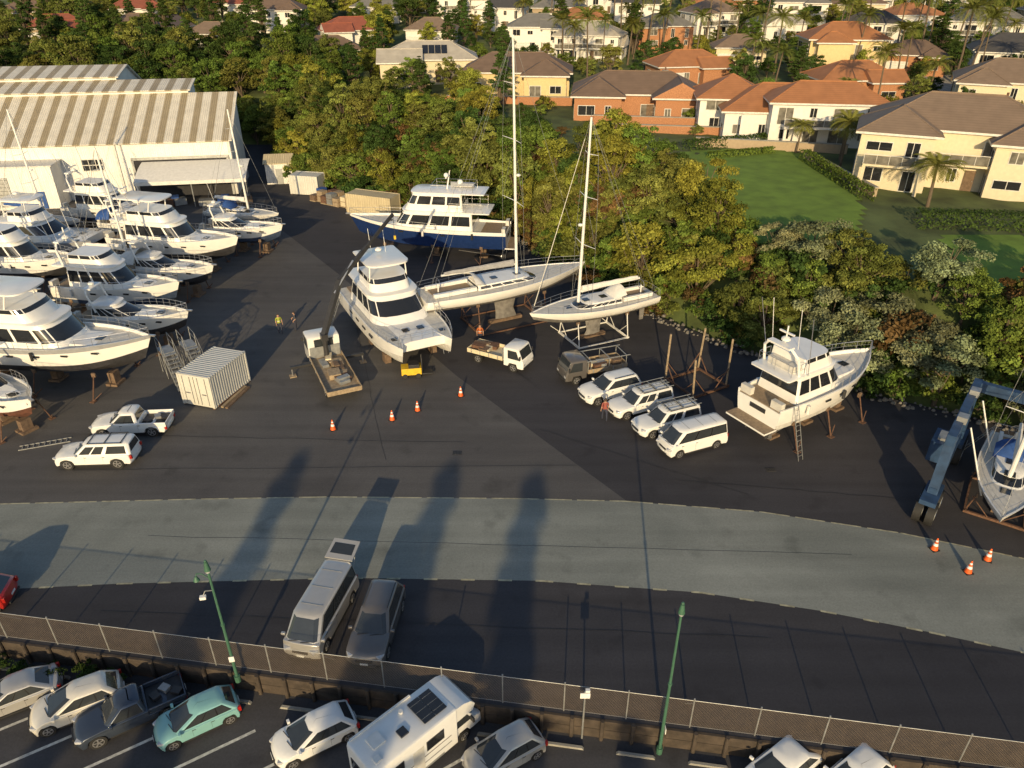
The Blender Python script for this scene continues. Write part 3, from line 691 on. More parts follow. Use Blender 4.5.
    for s in(-1,1):
        mb.cyl((L*.3,s*B*.2,z0+.1),(.5,s*B*.2,z0-.35),.035,STEEL,n=5); mb.box((.35,s*B*.2,z0-.15),(.35,.05,.6),BOTK)
        mb.cyl((.55,s*B*.2,z0-.35),(.6,s*B*.2,z0-.35),.22,STEEL,n=8)
    props(mb,L,B,z0)
    return mb.build(name,loc,rad(rot),smooth=32)
def place(fn,name,cx,cy,rot,L,*a,**k):
    r=rad(rot); return fn(name,(cx-math.cos(r)*L/2,cy-math.sin(r)*L/2,0),rot,L,*a,**k)
def sail_yacht(name,loc,rot,L,B,mastH,z0=2.0,top=WHITE,botm=BOTB,stripe=None,cover=CANV,cradle=RUST,mx=.58,seed=0,furl=True,keel=True,dodger=BLUE):
    mb=MB();D=.075*L+.45
    W,S=hull(mb,L,B,D,z0,top,botm,stripe,deck=OFFW,tw=.72,p=2.0,rake=.08,bul=.06,sh=.18,round_=True,kr=.72)
    zd=z0+D-.02
    cabin(mb,L*.30,L*.70,B*.27,zd-.05,zd+.45,rf=1.6,rr=.0,nr=1.3,nw=4,band=(.35,.75),ins=.1,roof=False)
    for q in range(3): mb.box((L*(.42+.14*q),0,zd+.47 if q<2 else zd+.1),(.55,.55,.04),GLASS)
    mb.box((L*.17,0,zd+.06),(L*.22,B*.36,.1),TEAK)
    for s in(-1,1): mb.box((L*.17,s*B*.22,zd+.2),(L*.24,B*.06,.34),WHITE)
    mb.cyl((L*.1,-.0,zd+.1),(L*.1,0,zd+.8),.06,WHITE)
    rg=[(L*.1,.45*math.cos(a),zd+.8+.45*math.sin(a)) for a in np.linspace(0,6.28,13)]; mb.pipe(rg,.02,STEEL,n=4)
    rs=[]
    for q in range(5):
        a=q/4; rs.append([(L*.28+1.1*a,y*B*.3,zd+.35+(.9*(1-a**2))*math.sqrt(max(0,1-(y*.93)**2))) for y in np.linspace(-1,1,9)])
    mb.rings(rs,dodger,closed=False)
    if keel:
        kl=[]
        for zz,xa,xb,w in((z0+.25,L*.42,L*.56,.13),(z0-1.0,L*.43,L*.54,.09),(.28,L*.43,L*.56,.14)):
            xm=(xa+xb)/2;kl.append([(xa,0,zz),(xm-.2,w,zz),(xb-.15,w*.7,zz),(xb,0,zz),(xb-.15,-w*.7,zz),(xm-.2,-w,zz)])
        mb.rings(kl,botm,cap0=botm,cap1=botm)
        mb.rings([[(L*.05,.04,z0+D*.4),(L*.05,-.04,z0+D*.4),(L*.10,-.04,z0+D*.4),(L*.10,.04,z0+D*.4)],[(L*.06,.03,z0-1.1),(L*.06,-.03,z0-1.1),(L*.09,-.03,z0-1.1),(L*.09,.03,z0-1.1)]],botm,cap1=botm)
    M=Vector((L*mx,0,zd+.4)); T=Vector((L*mx-.35,0,mastH))
    mb.cyl(M,T,.13,ALU,.085,n=8)
    sp=[]
    for f,wd in((.34,.42),(.6,.36),(.82,.26)):
        c=M.lerp(T,f)
        for s in(-1,1): mb.cyl(c,(c.x-.25,s*B*wd,c.z+.05),.035,ALU,.02,n=5)
        sp.append((c.x-.25,B*wd,c.z+.05))
    for s in(-1,1):
        P=[(L*mx-.3,s*W(mx)*.95,zd)]+[(a,s*b,c) for a,b,c in sp]+[tuple(T)]
        mb.pipe(P,.011,GALV,n=4)
        mb.cyl(P[0],tuple(M.lerp(T,.34)),.009,GALV,n=4); mb.cyl((sp[0][0],s*sp[0][1],sp[0][2]),tuple(M.lerp(T,.6)),.009,GALV,n=4)
    bow=Vector((L*.98,0,z0+S(1)));mb.cyl(bow,T,.011,GALV,n=4)
    if furl: mb.cyl(bow.lerp(T,.04),bow.lerp(T,.9),.035,OFFW,.02,n=6)
    for s in(-1,1): mb.cyl((.1,s*W(0)*.7,zd),tuple(T),.010,GALV,n=4)
    g=M+Vector((-.15,0,.9)); e=Vector((L*.12,0,g.z+.15)); mb.cyl(g,e,.09,ALU,n=6)
    rs=[]
    for q in range(9):
        t=q/8; c=g.lerp(e,.02+.94*t); hgt=.30*(1-.55*t); rs.append([(c.x,c.y+.16*math.cos(a)*(1-.3*t),c.z+.14+hgt*math.sin(a)+.03*math.sin(q*3)) for a in np.linspace(0,6.28,9)[:-1]])
    mb.rings(rs,cover,cap0=cover,cap1=cover)
    mb.cyl(tuple(e),tuple(T),.009,GALV,n=4)
    mb.cyl(tuple(T),(T.x,0,T.z+.6),.015,STEEL,n=4); mb.sph((M.lerp(T,.45).x+.3,0,M.lerp(T,.45).z),.2,WHITE,sz=.6,n=8)
    for s in(-1,1):
        pp=[(L*t,s*max(.03,W(t)-.05),z0+S(t)-.0) for t in np.linspace(0.02,.98,11)]
        rail(mb,pp,.6,.013)
    rail(mb,[(.05,-W(0)+.1,zd),(0,0,zd),(.05,W(0)-.1,zd)],.6)
    for x in(L*.28,L*.68):
        mb.box((x,0,.1),(.14,B*.95,.14),cradle)
        for s in(-1,1):
            yb=s*B*.46; mb.cyl((x,yb,.1),(x,s*B*.36,z0+D*.35),.045,cradle,n=6); mb.box((x,s*B*.36,z0+D*.33),(.3,.08,.25),TIMB)
            mb.cyl((x,yb,.15),(x+.9,s*B*.45,.9),.03,cradle,n=5); mb.cyl((x,s*B*.1,.15),(x,s*B*.42,1.2),.03,cradle,n=5)
    for s in(-1,1): mb.box((L*.48,s*B*.46,.1),(L*.42,.1,.1),cradle)
    mb.box((L*.49,0,.14),(L*.2,.4,.27),TIMB)
    ladder(mb,L*.04,-B*.8,-B*.38,z0+D+.3)
    return mb.build(name,loc,rad(rot),smooth=32)
def power_cat(name,loc,rot,L,B,top=WHITE,botm=BOTW,z0=.7,D=1.9):
    mb=MB(); hb=B*.34
    for s in(-1,1): W,S=hull(mb,L,hb,D,z0,top,botm,yo=s*(B/2-hb/2),p=3.2,tw=.9,sh=.2,bul=.05,rake=.05)
    zd=z0+D
    rs=[]
    for x,wf,zz in((.3,1.,0),(L*.55,1.,.05),(L*.80,1.,.16),(L*.90,.94,.24),(L*.93,.86,.26)):
        w=(B/2-hb*.45)*wf; rs.append([(x,-w,zd-.75+zz*1.4),(x,w,zd-.75+zz*1.4),(x,w,zd+zz-.02),(x,w*.6,zd+zz+.08),(x,-w*.6,zd+zz+.08),(x,-w,zd+zz-.02)])
    mb.rings(rs,WHITE,cap0=WHITE,cap1=WHITE)
    w=B/2-.55
    mb.box((L*.1,0,zd+.08),(L*.17,B*.7,.06),TEAK)
    cabin(mb,L*.17,L*.70,w,zd-.05,zd+1.75,rf=2.4,rr=.1,nr=1.8,nw=3,ins=.35,aft=L*.13)
    zt=zd+1.88
    cabin(mb,L*.22,L*.50,w*.72,zt,zt+.95,rf=.7,nr=1.,nw=2,band=(.62,.98),ins=.1,roof=False,backglass=False)
    mb.box((L*.27,0,zt+.3),(.7,w*.9,.5),OFFW)
    for x in(L*.2,L*.42):
        for s in(-1,1): mb.cyl((x,s*w*.66,zt+.4),(x+.1,s*w*.62,zt+2.),.055,WHITE,n=6)
    o,_=outline(L*.17,L*.48,w*.74,.9,2); mb.rings([[(x,y,zt+2.) for x,y in o],[(x,y,zt+2.12) for x,y in o],[((x-L*.33)*.9+L*.33,y*.85,zt+2.2) for x,y in o]],WHITE,cap0=WHITE,cap1=WHITE)
    mb.sph((L*.28,0,zt+2.5),.3,WHITE,sz=.6); mb.cyl((L*.28,.6,zt+2.1),(L*.25,.6,zt+4.6),.02,WHITE,n=4); mb.cyl((L*.28,-.6,zt+2.1),(L*.25,-.6,zt+4.2),.02,WHITE,n=4)
    mb.box((L*.78,.6,zd+.3),(.5,.5,.06),GLASS);mb.box((L*.78,-.6,zd+.3),(.5,.5,.06),GLASS)
    for s in(-1,1):
        mb.box((L*.86,s*(B/2-hb*.5),zd+.3),(.4,.4,.06),GLASS)
        rail(mb,[(L*t,s*(B/2-.08-(max(0,t-.7)**2*hb*5.0)),z0+S(t)) for t in np.linspace(.3,.97,8)],.65)
        for q in range(4): mb.box((L*(.3+.12*q),s*(B/2-.03),z0+S(.5)*.74),(.7,.07,.16),GLASS)
    rail(mb,[(L*.92,-B*.30+B*.6*q/4,zd+.3) for q in range(5)],.6) 
    for s in(-1,1):
        for x in(L*.2,L*.45,L*.7):
            mb.box((x,s*(B/2-hb/2),(z0+.05)/2),(.7,.5,z0+.05),TIMB)
    ladder(mb,L*.12,-B*.72,-B*.5,z0+2.2)
    return mb.build(name,loc,rad(rot),smooth=32)

place(motor_yacht,'blue_hull_motor_yacht',-8.8,75.5,172,17,4.7,top=WHITE,low=NAVY,botm=NAVY,lvl=2,D=2.5,seed=1,cab=(.2,.72),z0=.8)
place(sail_yacht,'racing_sailing_yacht',-.45,58.9,27,15.6,4.4,22.6,z0=2.1,botm=BOTG,cover=mat('grey_sailcover',(.3,.3,.31),.8),mx=.56,dodger=CANV,furl=False)
place(sail_yacht,'cruising_sailing_yacht',6.6,55.6,205.7,11.6,3.6,17.6,z0=1.7,botm=BOTG,cover=CANV,cradle=CANV,mx=.62,dodger=CANV)
place(power_cat,'power_catamaran',-9.4,54.6,-62.7,14.2,5.8)
place(motor_yacht,'flybridge_motor_yacht',20.3,42.9,31.8,11,4.1,botm=BOTW,seed=4,z0=1.1,hard=False,D=2.2,cab=(.14,.62))
place(sail_yacht,'lifted_sailing_yacht',28.0,33.6,236,9.5,3.2,14,z0=1.0,botm=BOTW,mx=.58,keel=False,furl=False)
place(motor_yacht,'white_motor_yacht',-33.5,71.5,-14,14,4.3,botm=BOTK,seed=5,D=2.3)
place(motor_yacht,'sports_cruiser',-28.5,76.5,-10,9,3.1,fly=False,express=True,seed=6,botm=BOTB)
place(motor_yacht,'sports_cruiser',-31.6,64.8,-12,9,3.1,fly=False,express=True,seed=7,botm=BOTK,cover=CANV)
place(motor_yacht,'white_motor_yacht',-34.0,60,-10,11.5,3.8,seed=8,botm=BOTB,hard=False)
place(motor_yacht,'sports_cruiser',-30.2,54.2,-6,9.2,3.1,fly=False,express=True,seed=9,botm=BOTK)
place(motor_yacht,'large_motor_yacht',-33.3,48.3,-8,15.5,4.8,seed=10,D=2.5,z0=1.,botm=BOTK,stripe=GREYH)
place(motor_yacht,'small_motor_boat',-34.2,42.4,-30,8,3.,fly=False,express=True,seed=11,botm=BOTR)
place(power_cat,'grey_power_catamaran',-48,74.5,-8,11.5,5.2,top=GREYH,botm=BOTK,D=1.6)
place(motor_yacht,'white_motor_yacht',-45.5,83.5,-12,11.5,3.8,seed=12,botm=BOTB,hard=False,D=1.9)
place(motor_yacht,'white_motor_yacht',-46,66.5,-10,11,3.8,seed=13,hard=False)
place(motor_yacht,'sports_cruiser',-44.8,58.5,-8,10,3.4,seed=14,canvas=BLUE,fly=False,express=True,cover=BLUE)
place(motor_yacht,'white_motor_yacht',-52,50.5,-8,12,4.,seed=15)
place(motor_yacht,'sports_cruiser',-40.5,78.5,-10,8.5,3.0,fly=False,express=True,seed=16,cover=BLUE)
place(sail_yacht,'small_sailing_yacht',-30.5,82.5,-14,9,2.9,13.5,z0=1.3,botm=BOTB,furl=False)
place(sail_yacht,'small_sailing_yacht',-37.,66.6,-8,9.5,3.,13,z0=1.3,botm=BOTR,dodger=BLUE,furl=False)
place(sail_yacht,'small_sailing_yacht',-52,79.5,-8,10,3.1,14,z0=1.3,botm=BOTB,cover=BLUE,furl=False)

# ---------------------------------------------------------------- shed
SHR=stripes('shed_roof_sheet',(.60,.57,.50),(.30,.25,.165),.5,0,.56,.5,bump=.5,noise=.16)
SHW=stripes('shed_wall_cladding',(.72,.71,.68),(.66,.65,.62),1.1,0,.9,.55,bump=.35,noise=.1)
DOORSHADE=mat('doorway_painted_shade',(.03,.03,.035),.9)  # near-black slab on the solid wall; the open doorway's shade is its colour
e=empty('boat_shed',(-36.6,98.8,0),rad(9)); W=MB();Rf=MB();D_=MB()
def prism(mb,x0,x1,yz,mside,ms):
    a=[(x0,y,z) for y,z in yz]; b=[(x1,y,z) for y,z in yz]
    mb.rings([a,b],mside,cap0=mside,cap1=mside,mf=lambda i,j:ms.get(j,mside))
prism(W,-40,0,[(0,0),(0,7.2),(9,11.4),(9,0)],SHW,{})
prism(W,-42,-6,[(9.01,0),(9.01,11.9),(13,12.7),(13,0)],SHW,{})
prism(W,-44,-16,[(13.01,0),(13.01,13.2),(18,14.1),(30,8),(30,0)],SHW,{})
def slab(x0,x1,y0,z0,y1,z1,t=.12): prism(Rf,x0,x1,[(y0,z0),(y0,z0+t),(y1,z1+t),(y1,z1)],SHR,{})
slab(-40.3,.4,-.6,6.93,9.0,11.42); slab(-42.2,-5.6,8.6,11.84,13.,12.72); slab(-44.2,-15.6,12.6,13.15,18.,14.12); slab(-44.2,-15.6,18.0,14.12,30.4,7.85)
W.box((-20,-.12,6.92),(40,.2,.22),FRAME)
prism(W,-40.2,-21,[(-3.5,0),(-3.5,5.2),(-.02,5.2),(-.02,0)],SHW,{}); W.box((-30.6,-1.8,5.26),(19.6,3.7,.12),FRAME)
for x in(-14.2,-.2): W.box((x,-.06,3.4),(.3,.2,6.8),FRAME)
D_.box((-17.3,-.06,4.4),(2.6,.16,1.6),FRAME); 
for i in range(3):
    for j in range(2): D_.box((-18.1+i*.82,-.10,4.05+j*.72),(.72,.16,.62),GLASS)
D_.box((-6.5,-.03,2.4),(11.5,.16,4.8),DOORSHADE)
for x in(-12.4,-.6): D_.box((x,-.12,2.45),(.3,.2,4.9),GALV)
D_.box((-6.5,-.12,4.95),(12.1,.2,.3),GALV)
for x,z,w_ in((-34,2.2,3.4),(-28,2.2,3.4)):
    D_.box((x,-3.54,z),(w_,.12,3.6),GALV)
    for q in range(8): D_.box((x,-3.61,.6+q*.45),(w_-.1,.02,.04),DARK)
D_.box((-23,-3.54,1.1),(1.,.12,2.1),BLUE)
cp=MB()
rs=[]
for q in range(9):
    a=q/8; rs.append([(x,-.3-5.2*a,4.6-1.3*a**1.6) for x in np.linspace(-11.2,2.2,3)])
cp.rings(rs,CANV,closed=False)
cp.box((-4.5,-5.5,3.1),(13.4,.05,.45),CANV)
for x in(-11.1,-4.5,2.1): cp.cyl((x,-5.4,0),(x,-5.4,3.3),.07,GALV)
W.build('walls',parent=e,smooth=0);Rf.build('roof',parent=e,smooth=0);D_.build('doors_and_windows',parent=e,smooth=0);cp.build('canopy',parent=e,smooth=40)
CORR=stripes('container_cladding',(.60,.59,.54),(.55,.54,.49),3.,0,.5,.5,bump=.35,noise=.12)
CORC=stripes('container_cream',(.52,.45,.30),(.46,.39,.25),3.,0,.5,.6,bump=.4,noise=.15)
def container(name,x,y,rot,l,w,h,mt):
    mb=MB(); mb.box((0,0,h/2+.12),(l,w,h),mt)
    for sx in(-1,1):
        for sy in(-1,1): mb.box((sx*(l/2-.05),sy*(w/2-.05),h/2+.12),(.16,.16,h+.06),mt); mb.box((sx*(l/2-.1),sy*(w/2-.1),.06),(.2,.2,.12),RUST)
    for sy in(-1,1): mb.box((0,sy*(w/2-.03),h+.1),(l-.2,.14,.12),mt); mb.box((0,sy*(w/2-.03),.18),(l-.2,.14,.14),mt)
    for q in(-.35,-.12,.12,.35): mb.cyl((-l/2-.03,q*w,.25),(-l/2-.03,q*w,h),.02,GALV,n=5)
    mb.box((-l/2-.012,0,h/2+.12),(.03,.02,h-.2),DARK)
    for q in(-.25,.25): mb.box((-l/2-.03,q*w,1.1),(.04,.35,.08),STEEL)
    return mb.build(name,(x,y,0),rad(rot),smooth=0)
container('white_container',-21.4,46.4,73,4.2,2.6,2.4,CORR)
container('cream_container',-17.0,89.6,-22,6.2,2.4,2.4,CORC)
container('storage_container',-27.3,99,-12,4,2.4,2.4,CORR)
mb=MB();mb.box((0,0,1.4),(3.6,4.,2.8),SHW);prism(mb,-2,2,[(-2.3,2.8),(-2.3,2.9),(0,3.7),(2.3,2.9),(2.3,2.8)],CORC,{});mb.box((0,-2.02,1.05),(.9,.08,2.1),GALV)
mb.build('small_utility_shed',(-32.6,105.5,0),rad(9),smooth=0)
mb=MB()
for i in range(14):
    h=R.uniform(.6,1.5); px_=(i%7)*1.05; py_=(i//7)*1.3+R.uniform(-.3,.3)
    m_=[TIMB,TIMBL,RUST,GALV,TIMBL,CREAM,RUST,BLUE,TIMB,RUST,TIMBL,GALV,TIMB,CREAM][i]
    mb.box((px_,py_,h/2+.12),(.95,1.,h),m_); mb.box((px_,py_,.06),(1.0,1.1,.12),TIMBL); mb.box((px_,py_,h*.6),(.98,1.03,.06),TIMB)
mb.build('pallets_and_crates',(-25.5,95.6,0),rad(-33),smooth=0)
mb=MB()
for i in range(12): mb.box((R.uniform(-6,7),R.uniform(-1.8,1.5),.5),(R.uniform(.8,2.2),R.uniform(.6,1.4),R.uniform(.6,1.5)),[BLUE,BLUE,GALV,BLUE,RUST,DARK,BLUE,TIMB,BLUE,CANV,BLUE,GALV][i],R.random())
mb.build('covered_equipment',(-41,93.5,0),rad(9),smooth=0)

# ---------------------------------------------------------------- vehicles
def wheel(mb,x,y,r,s,w=.22):
    mb.cyl((x,y-s*w,r),(x,y,r),r,BLACK,n=20); mb.cyl((x,y-s*.02,r),(x,y+s*.008,r),r*.66,DARK,n=16)
    mb.cyl((x,y,r),(x,y+s*.02,r),r*.17,STEEL,n=8)
    for k in range(5):
        a=k*2*math.pi/5+.3; c=(x+math.cos(a)*r*.36,r+math.sin(a)*r*.36)
        ax=Vector((math.cos(a),0,math.sin(a)));bx=Vector((-math.sin(a),0,math.cos(a)));o=Vector((c[0],y+s*.012,c[1]))
        p=[o-ax*r*.24-bx*r*.07,o+ax*r*.26-bx*r*.1,o+ax*r*.26+bx*r*.1,o-ax*r*.24+bx*r*.07]
        q=[v+Vector((0,s*.006,0)) for v in p]; mb.rings([p,q],STEEL,cap1=STEEL)
    n=18
    for k in range(n):
        a0,a1=2*math.pi*k/n,2*math.pi*(k+1)/n
        mb.face([(x+math.cos(a)*rr*r,y+s*.011,r+math.sin(a)*rr*r) for a,rr in((a0,.58),(a1,.58),(a1,.68),(a0,.68))],STEEL)
KIND={
'hatch':dict(L=3.95,W=1.70,H=1.5,belt=.93,hood=.88,nose=.64,gh=(.025,.80,.16,.55),wx=(.16,.82),r=.31,ws=[(.08,.30),(.33,.60),(.63,.90)],clear=.2),
'sedan':dict(L=4.5,W=1.78,H=1.46,belt=.92,hood=.86,nose=.62,gh=(.07,.76,.24,.54),wx=(.18,.82),r=.32,ws=[(.08,.30),(.33,.60),(.63,.90)],clear=.18),
'suv':dict(L=4.6,W=1.85,H=1.72,belt=1.06,hood=1.02,nose=.78,gh=(.015,.74,.09,.56),wx=(.19,.81),r=.37,ws=[(.05,.30),(.33,.60),(.63,.92)],clear=.25,rails=True),
'van':dict(L=4.9,W=1.8,H=2.02,belt=1.12,hood=1.05,nose=.8,gh=(.008,.955,.03,.80),wx=(.2,.82),r=.33,ws=[(.03,.32),(.34,.63),(.66,.92)],clear=.22),
'ute':dict(L=5.2,W=1.85,H=1.78,belt=1.08,hood=1.04,nose=.82,gh=(.36,.73,.39,.60),wx=(.2,.81),r=.39,ws=[(.06,.46),(.5,.92)],clear=.3,tray=.35),
'utecanopy':dict(L=5.2,W=1.85,H=1.8,belt=1.08,hood=1.04,nose=.82,gh=(.01,.73,.03,.60),wx=(.2,.81),r=.39,ws=[(.04,.44),(.52,.72),(.75,.95)],clear=.3,rails=True),
}
def vehicle(name,x,y,rot,kind,paint,z=0,rack=False,hatch_open=False,sc=1.):
    K=KIND[kind];L,Wd,H=K['L'],K['W'],K['H'];b=K['belt'];r=K['r'];cl=K['clear'];bd=MB();mb=MB()
    tray=K.get('tray'); gx0,gx1,tx0,tx1=[q*L for q in K['gh']]
    prof=[(.02*L,cl+.05),(.0,cl+.2),(-.0,b*.5),(.004*L,b*.66),(.014*L,b*.84)]
    if tray: prof[-1]=(.012*L,.74); prof+=[(.016*L,.80),(tray*L,.80),(tray*L+.01,b)]
    else: prof+=[(.025*L,b-.02)]
    prof+=[(gx1-.03*L,b+.0),(gx1+.02*L,b*.4+K['hood']*.6+.02)]
    n_=K['nose']
    if kind!='van': prof+=[((gx1/L*.5+.46)*L,K['hood']-.0),(.93*L,(K['hood']+n_)/2+.05),(.965*L,n_+.06),(.985*L,n_-.04)]
    else: prof+=[(.985*L,n_+.06)]
    prof+=[(.998*L,n_*.72),(L,cl+.2),(.985*L,cl+.03)]
    ra=r+.06
    for wx in K['wx'][::-1]:
        c=wx*L
        for a in range(0,181,20): prof.append((c+ra*math.cos(rad(a)),max(cl,r+ra*math.sin(rad(a)))))
    rs=[]
    big=.30 if kind not in('van',) else .14
    for f in(-1,-.96,-.85,-.6,-.3,0,.3,.6,.85,.96,1):
        ring=[]; pull=big*abs(f)**3; dz=.05*abs(f)**6-.02*(1-f*f)
        for (px,pz) in prof:
            q=px
            if px>.78*L and not(pz<=r+ra*1.001 and px<.97*L and pz<b*.75): q=px-pull*((px-.78*L)/(.22*L))**2
            if px<.1*L: q=px+pull*.55*((.1*L-px)/(.1*L))
            zz=pz
            if pz>b*.72: zz=pz-dz
            yy=f*Wd/2
            if abs(f)==1: yy=f*Wd/2*(1-.018*max(0,(pz-b*.6))/b-.02*max(0,(b*.5-pz))/b)
            ring.append((q,yy,zz))
        rs.append(ring)
    bd.rings(rs,paint,cap0=paint,cap1=paint)
    mb.box((L/2,0,cl+.12),(L*.88,Wd*.8,.2),DARK)
    for wx in K['wx']:
        mb.box((wx*L,0,r+.08),(ra*1.9,Wd*.88,ra*1.3),BLACK)
        for s in(-1,1): wheel(mb,wx*L,s*(Wd/2-.01),r,s)
    wb=Wd/2-.06; wt=Wd/2-.25 if kind!='van' else Wd/2-.17; c0=.10; ct=.14
    def ring(x0,x1,w,c,z): return [(x0,-(w-c),z),(x0+c,-w,z),(x1-c*1.8,-w,z),(x1,-(w-c*2.2),z),(x1,w-c*2.2,z),(x1-c*1.8,w,z),(x0+c,w,z),(x0,w-c,z)]
    g0=ring(gx0+.01,gx1,wb,c0,b-.04); g1=ring(tx0,tx1,wt,ct,H-.10); g2=ring(tx0+.1,tx1-.14,wt-.09,ct,H-.03); g3=ring(tx0+.35,tx1-.4,wt-.3,ct,H)
    bd.rings([g0,g1,g2,g3],paint,cap1=paint)
    mb.panel(g0[3],g0[4],g1[4],g1[3],0,1,.08,.95,GLASS2,.010,(1,0,.5))
    for (i,j,s) in((2,3,-1),(5,4,1)): mb.panel(g0[i],g0[j],g1[j],g1[i],.42,1,.08,.95,GLASS2,.009,(1,s,.5))
    rb=.42 if kind=='van' else .2
    mb.panel(g0[7],g0[0],g1[0],g1[7],.05,.95,rb,.9,GLASS2,.009,(-1,0,.5))
    for (i0,i1,s) in((1,2,-1),(6,5,1)):
        A,B_,C,D2=map(Vector,(g0[i0],g0[i1],g1[i1],g1[i0]))
        if kind!='utecanopy': mb.panel(A,B_,C,D2,K['ws'][0][0]-.02,min(.97,K['ws'][-1][1]+.03),.11,.91,BGLOSS,.006,(0,s,.2))
        for k,(u0,u1) in enumerate(K['ws']): mb.panel(A,B_,C,D2,u0,u1,.14,.88,GLASS2,.011,(0,s,.2))
    for s in(-1,1):
        hx=L-.13-big*.55 if kind!='van' else L-.13
        bd.box((hx,s*(Wd/2-.24),n_-.01),(.34,.30,.15),LENS,s*-.55)
        bd.box((.10,s*(Wd/2-.12),b*.78 if not tray else .68),(.16,.14,.28),RED)
        bd.box((gx1-.30*(1 if kind!='van' else .9),s*(Wd/2+.08),b+.05),(.13,.2,.14),paint)
        for u in([.34,.56] if kind!='van' else [.55,.78]):
            mb.box((u*L+.1,s*(Wd/2-.002),(b+cl)/2+.06),(.010,.006,b-cl-.28),DARK)
            mb.box((u*L+.02,s*(Wd/2-.002),b-.14),(.16,.02,.03),DARK)
        mb.box((L*.5,s*(Wd/2-.02),cl+.05),(L*.42,.03,.08),DARK)
    mb.box((L-.02,0,n_-.14),(.06,Wd*.42,.12),DARK); mb.box((L-.02,0,cl+.12),(.08,Wd*.55,.12),DARK); mb.box((L+.015,0,cl+.25),(.03,.36,.10),PLATE)
    mb.box((.0,0,cl+.14),(.06,Wd*.66,.1),DARK); mb.box((-.01,0,b*.6),(.03,.36,.10),PLATE)
    for s in(-.35,.25): mb.box((gx1-.02,s,b+.03),(.03,.5,.015),DARK,.25)
    if tray:
        tl=tray*L
        for s in(-1,1): bd.box((tl/2+.02,s*(Wd/2-.07),b-.16),(tl-.04,.08,.34),paint)
        bd.box((.07,0,b-.18),(.06,Wd-.26,.32),paint); mb.box((tl/2+.05,0,.82),(tl-.12,Wd-.3,.03),DARK)
        for k in range(3): mb.box((.4+k*.5,R.uniform(-.3,.3),.93),(.4,.5,.2),[DARK,GALV,DARK][k],R.random())
    if K.get('rails'):
        for s in(-1,1): mb.box(((tx0+tx1)/2,s*(wt-.06),H+.02),((tx1-tx0)*.75,.04,.035),DARK); 
        if kind!='suv':
            for u in(.15,.5,.85): mb.box((tx0+(tx1-tx0)*u,0,H+.05),(.05,2*wt-.05,.03),DARK)
    if rack:
        for u in(.1,.5,.9): mb.box((tx0+(tx1-tx0)*u,0,H+.12),(.05,2*wt+.1,.04),GALV); 
        for s in(-1,1): mb.box(((tx0+tx1)/2,s*(wt),H+.16),(tx1-tx0,.04,.04),GALV); mb.box(((tx0+tx1)/2,s*.2,H+.2),(2.8,.04,.04),GALV)
        for q in range(9): mb.box(((tx0+tx1)/2-1.3+q*.32,0,H+.2),(.03,.4,.03),GALV)
    if kind=='van': 
        for u in(.2,.5,.8): mb.box((L*.05+(tx1-.2)*u,0,H+.012),(.02,wt*1.5,.012),GALV)
    if hatch_open:
        p=[(tx0+.05,-wt,H-.03),(tx0+.05,wt,H-.03),(tx0-1.15,wt*.96,H+.18),(tx0-1.15,-wt*.96,H+.18)]
        q=[(a,b2,c+.06) for a,b2,c in p]; mb.rings([p,q],paint,cap0=paint,cap1=paint)
        mb.face([(tx0-.25,-wt*.8,H+.085),(tx0-.25,wt*.8,H+.085),(tx0-.9,wt*.75,H+.205),(tx0-.9,-wt*.75,H+.205)],GLASS2)
        for s in(-1,1): mb.cyl((.1,s*wt*.9,1.3),(tx0-.6,s*wt*.9,H+.1),.015,STEEL,n=5)
    a=rad(rot); e=empty(name,(x-math.cos(a)*L*sc/2,y-math.sin(a)*L*sc/2,z),a); e.scale=(sc,sc,sc)
    bd.build('body',parent=e,smooth=50,bevel=.035,seg=3); mb.build('glass_wheels_and_trim',parent=e,smooth=30)
    return e
def pt_(n,c,metal=.3): return mat('paint_'+n,c,.3,metal,var=.03,coat=.7)
SILV=pt_('silver',(.46,.45,.43),.4);TEAL=pt_('teal',(.22,.44,.44),.1);DNAVY=pt_('navy',(.05,.065,.095),.4);PRED=pt_('red',(.4,.02,.015),.1);DGREY=pt_('taupe_grey',(.15,.14,.135),.4);PEARL=pt_('pearl',(.66,.63,.56),.1)
vehicle('parked_sedan',-22.0,21.3,211,'sedan',SILV,ZP,sc=.88)
vehicle('parked_hatchback',-18.9,20.95,209,'hatch',PEARL,ZP,sc=.94)
vehicle('parked_pickup_truck',-16.4,20.55,212,'ute',DNAVY,ZP,sc=.86)
vehicle('parked_hatchback',-13.45,20.25,212,'hatch',TEAL,ZP,sc=.88)
vehicle('parked_hatchback',-8.25,19.45,211,'hatch',WPAINT,ZP,sc=.9)
vehicle('parked_hatchback',-.35,18.65,211,'hatch',SILV,ZP,sc=.88)
vehicle('parked_sedan',10.7,17.9,215,'sedan',WPAINT,ZP,sc=.88)
vehicle('parked_hatchback',13.5,17.5,215,'hatch',WPAINT,ZP,sc=.88)
vehicle('parked_van',-8.95,24.9,258,'van',SILV,0,hatch_open=True,sc=.98)
vehicle('parked_suv',-6.3,24.3,264,'suv',DGREY,0,sc=.97)
vehicle('red_car',-26.4,26.0,190,'hatch',PRED,0)
vehicle('white_pickup_truck',-25.3,41.4,184,'ute',WPAINT,0,sc=.98)
vehicle('white_canopy_pickup',-25.9,37.9,183,'utecanopy',WPAINT,0,sc=.95)
vehicle('white_suv',7.0,45.9,205,'suv',WPAINT,0)
vehicle('white_canopy_pickup',8.9,44.0,204,'utecanopy',WPAINT,0,rack=True,sc=.92)
vehicle('white_canopy_pickup',10.3,41.7,203,'utecanopy',WPAINT,0,rack=True,sc=.92)
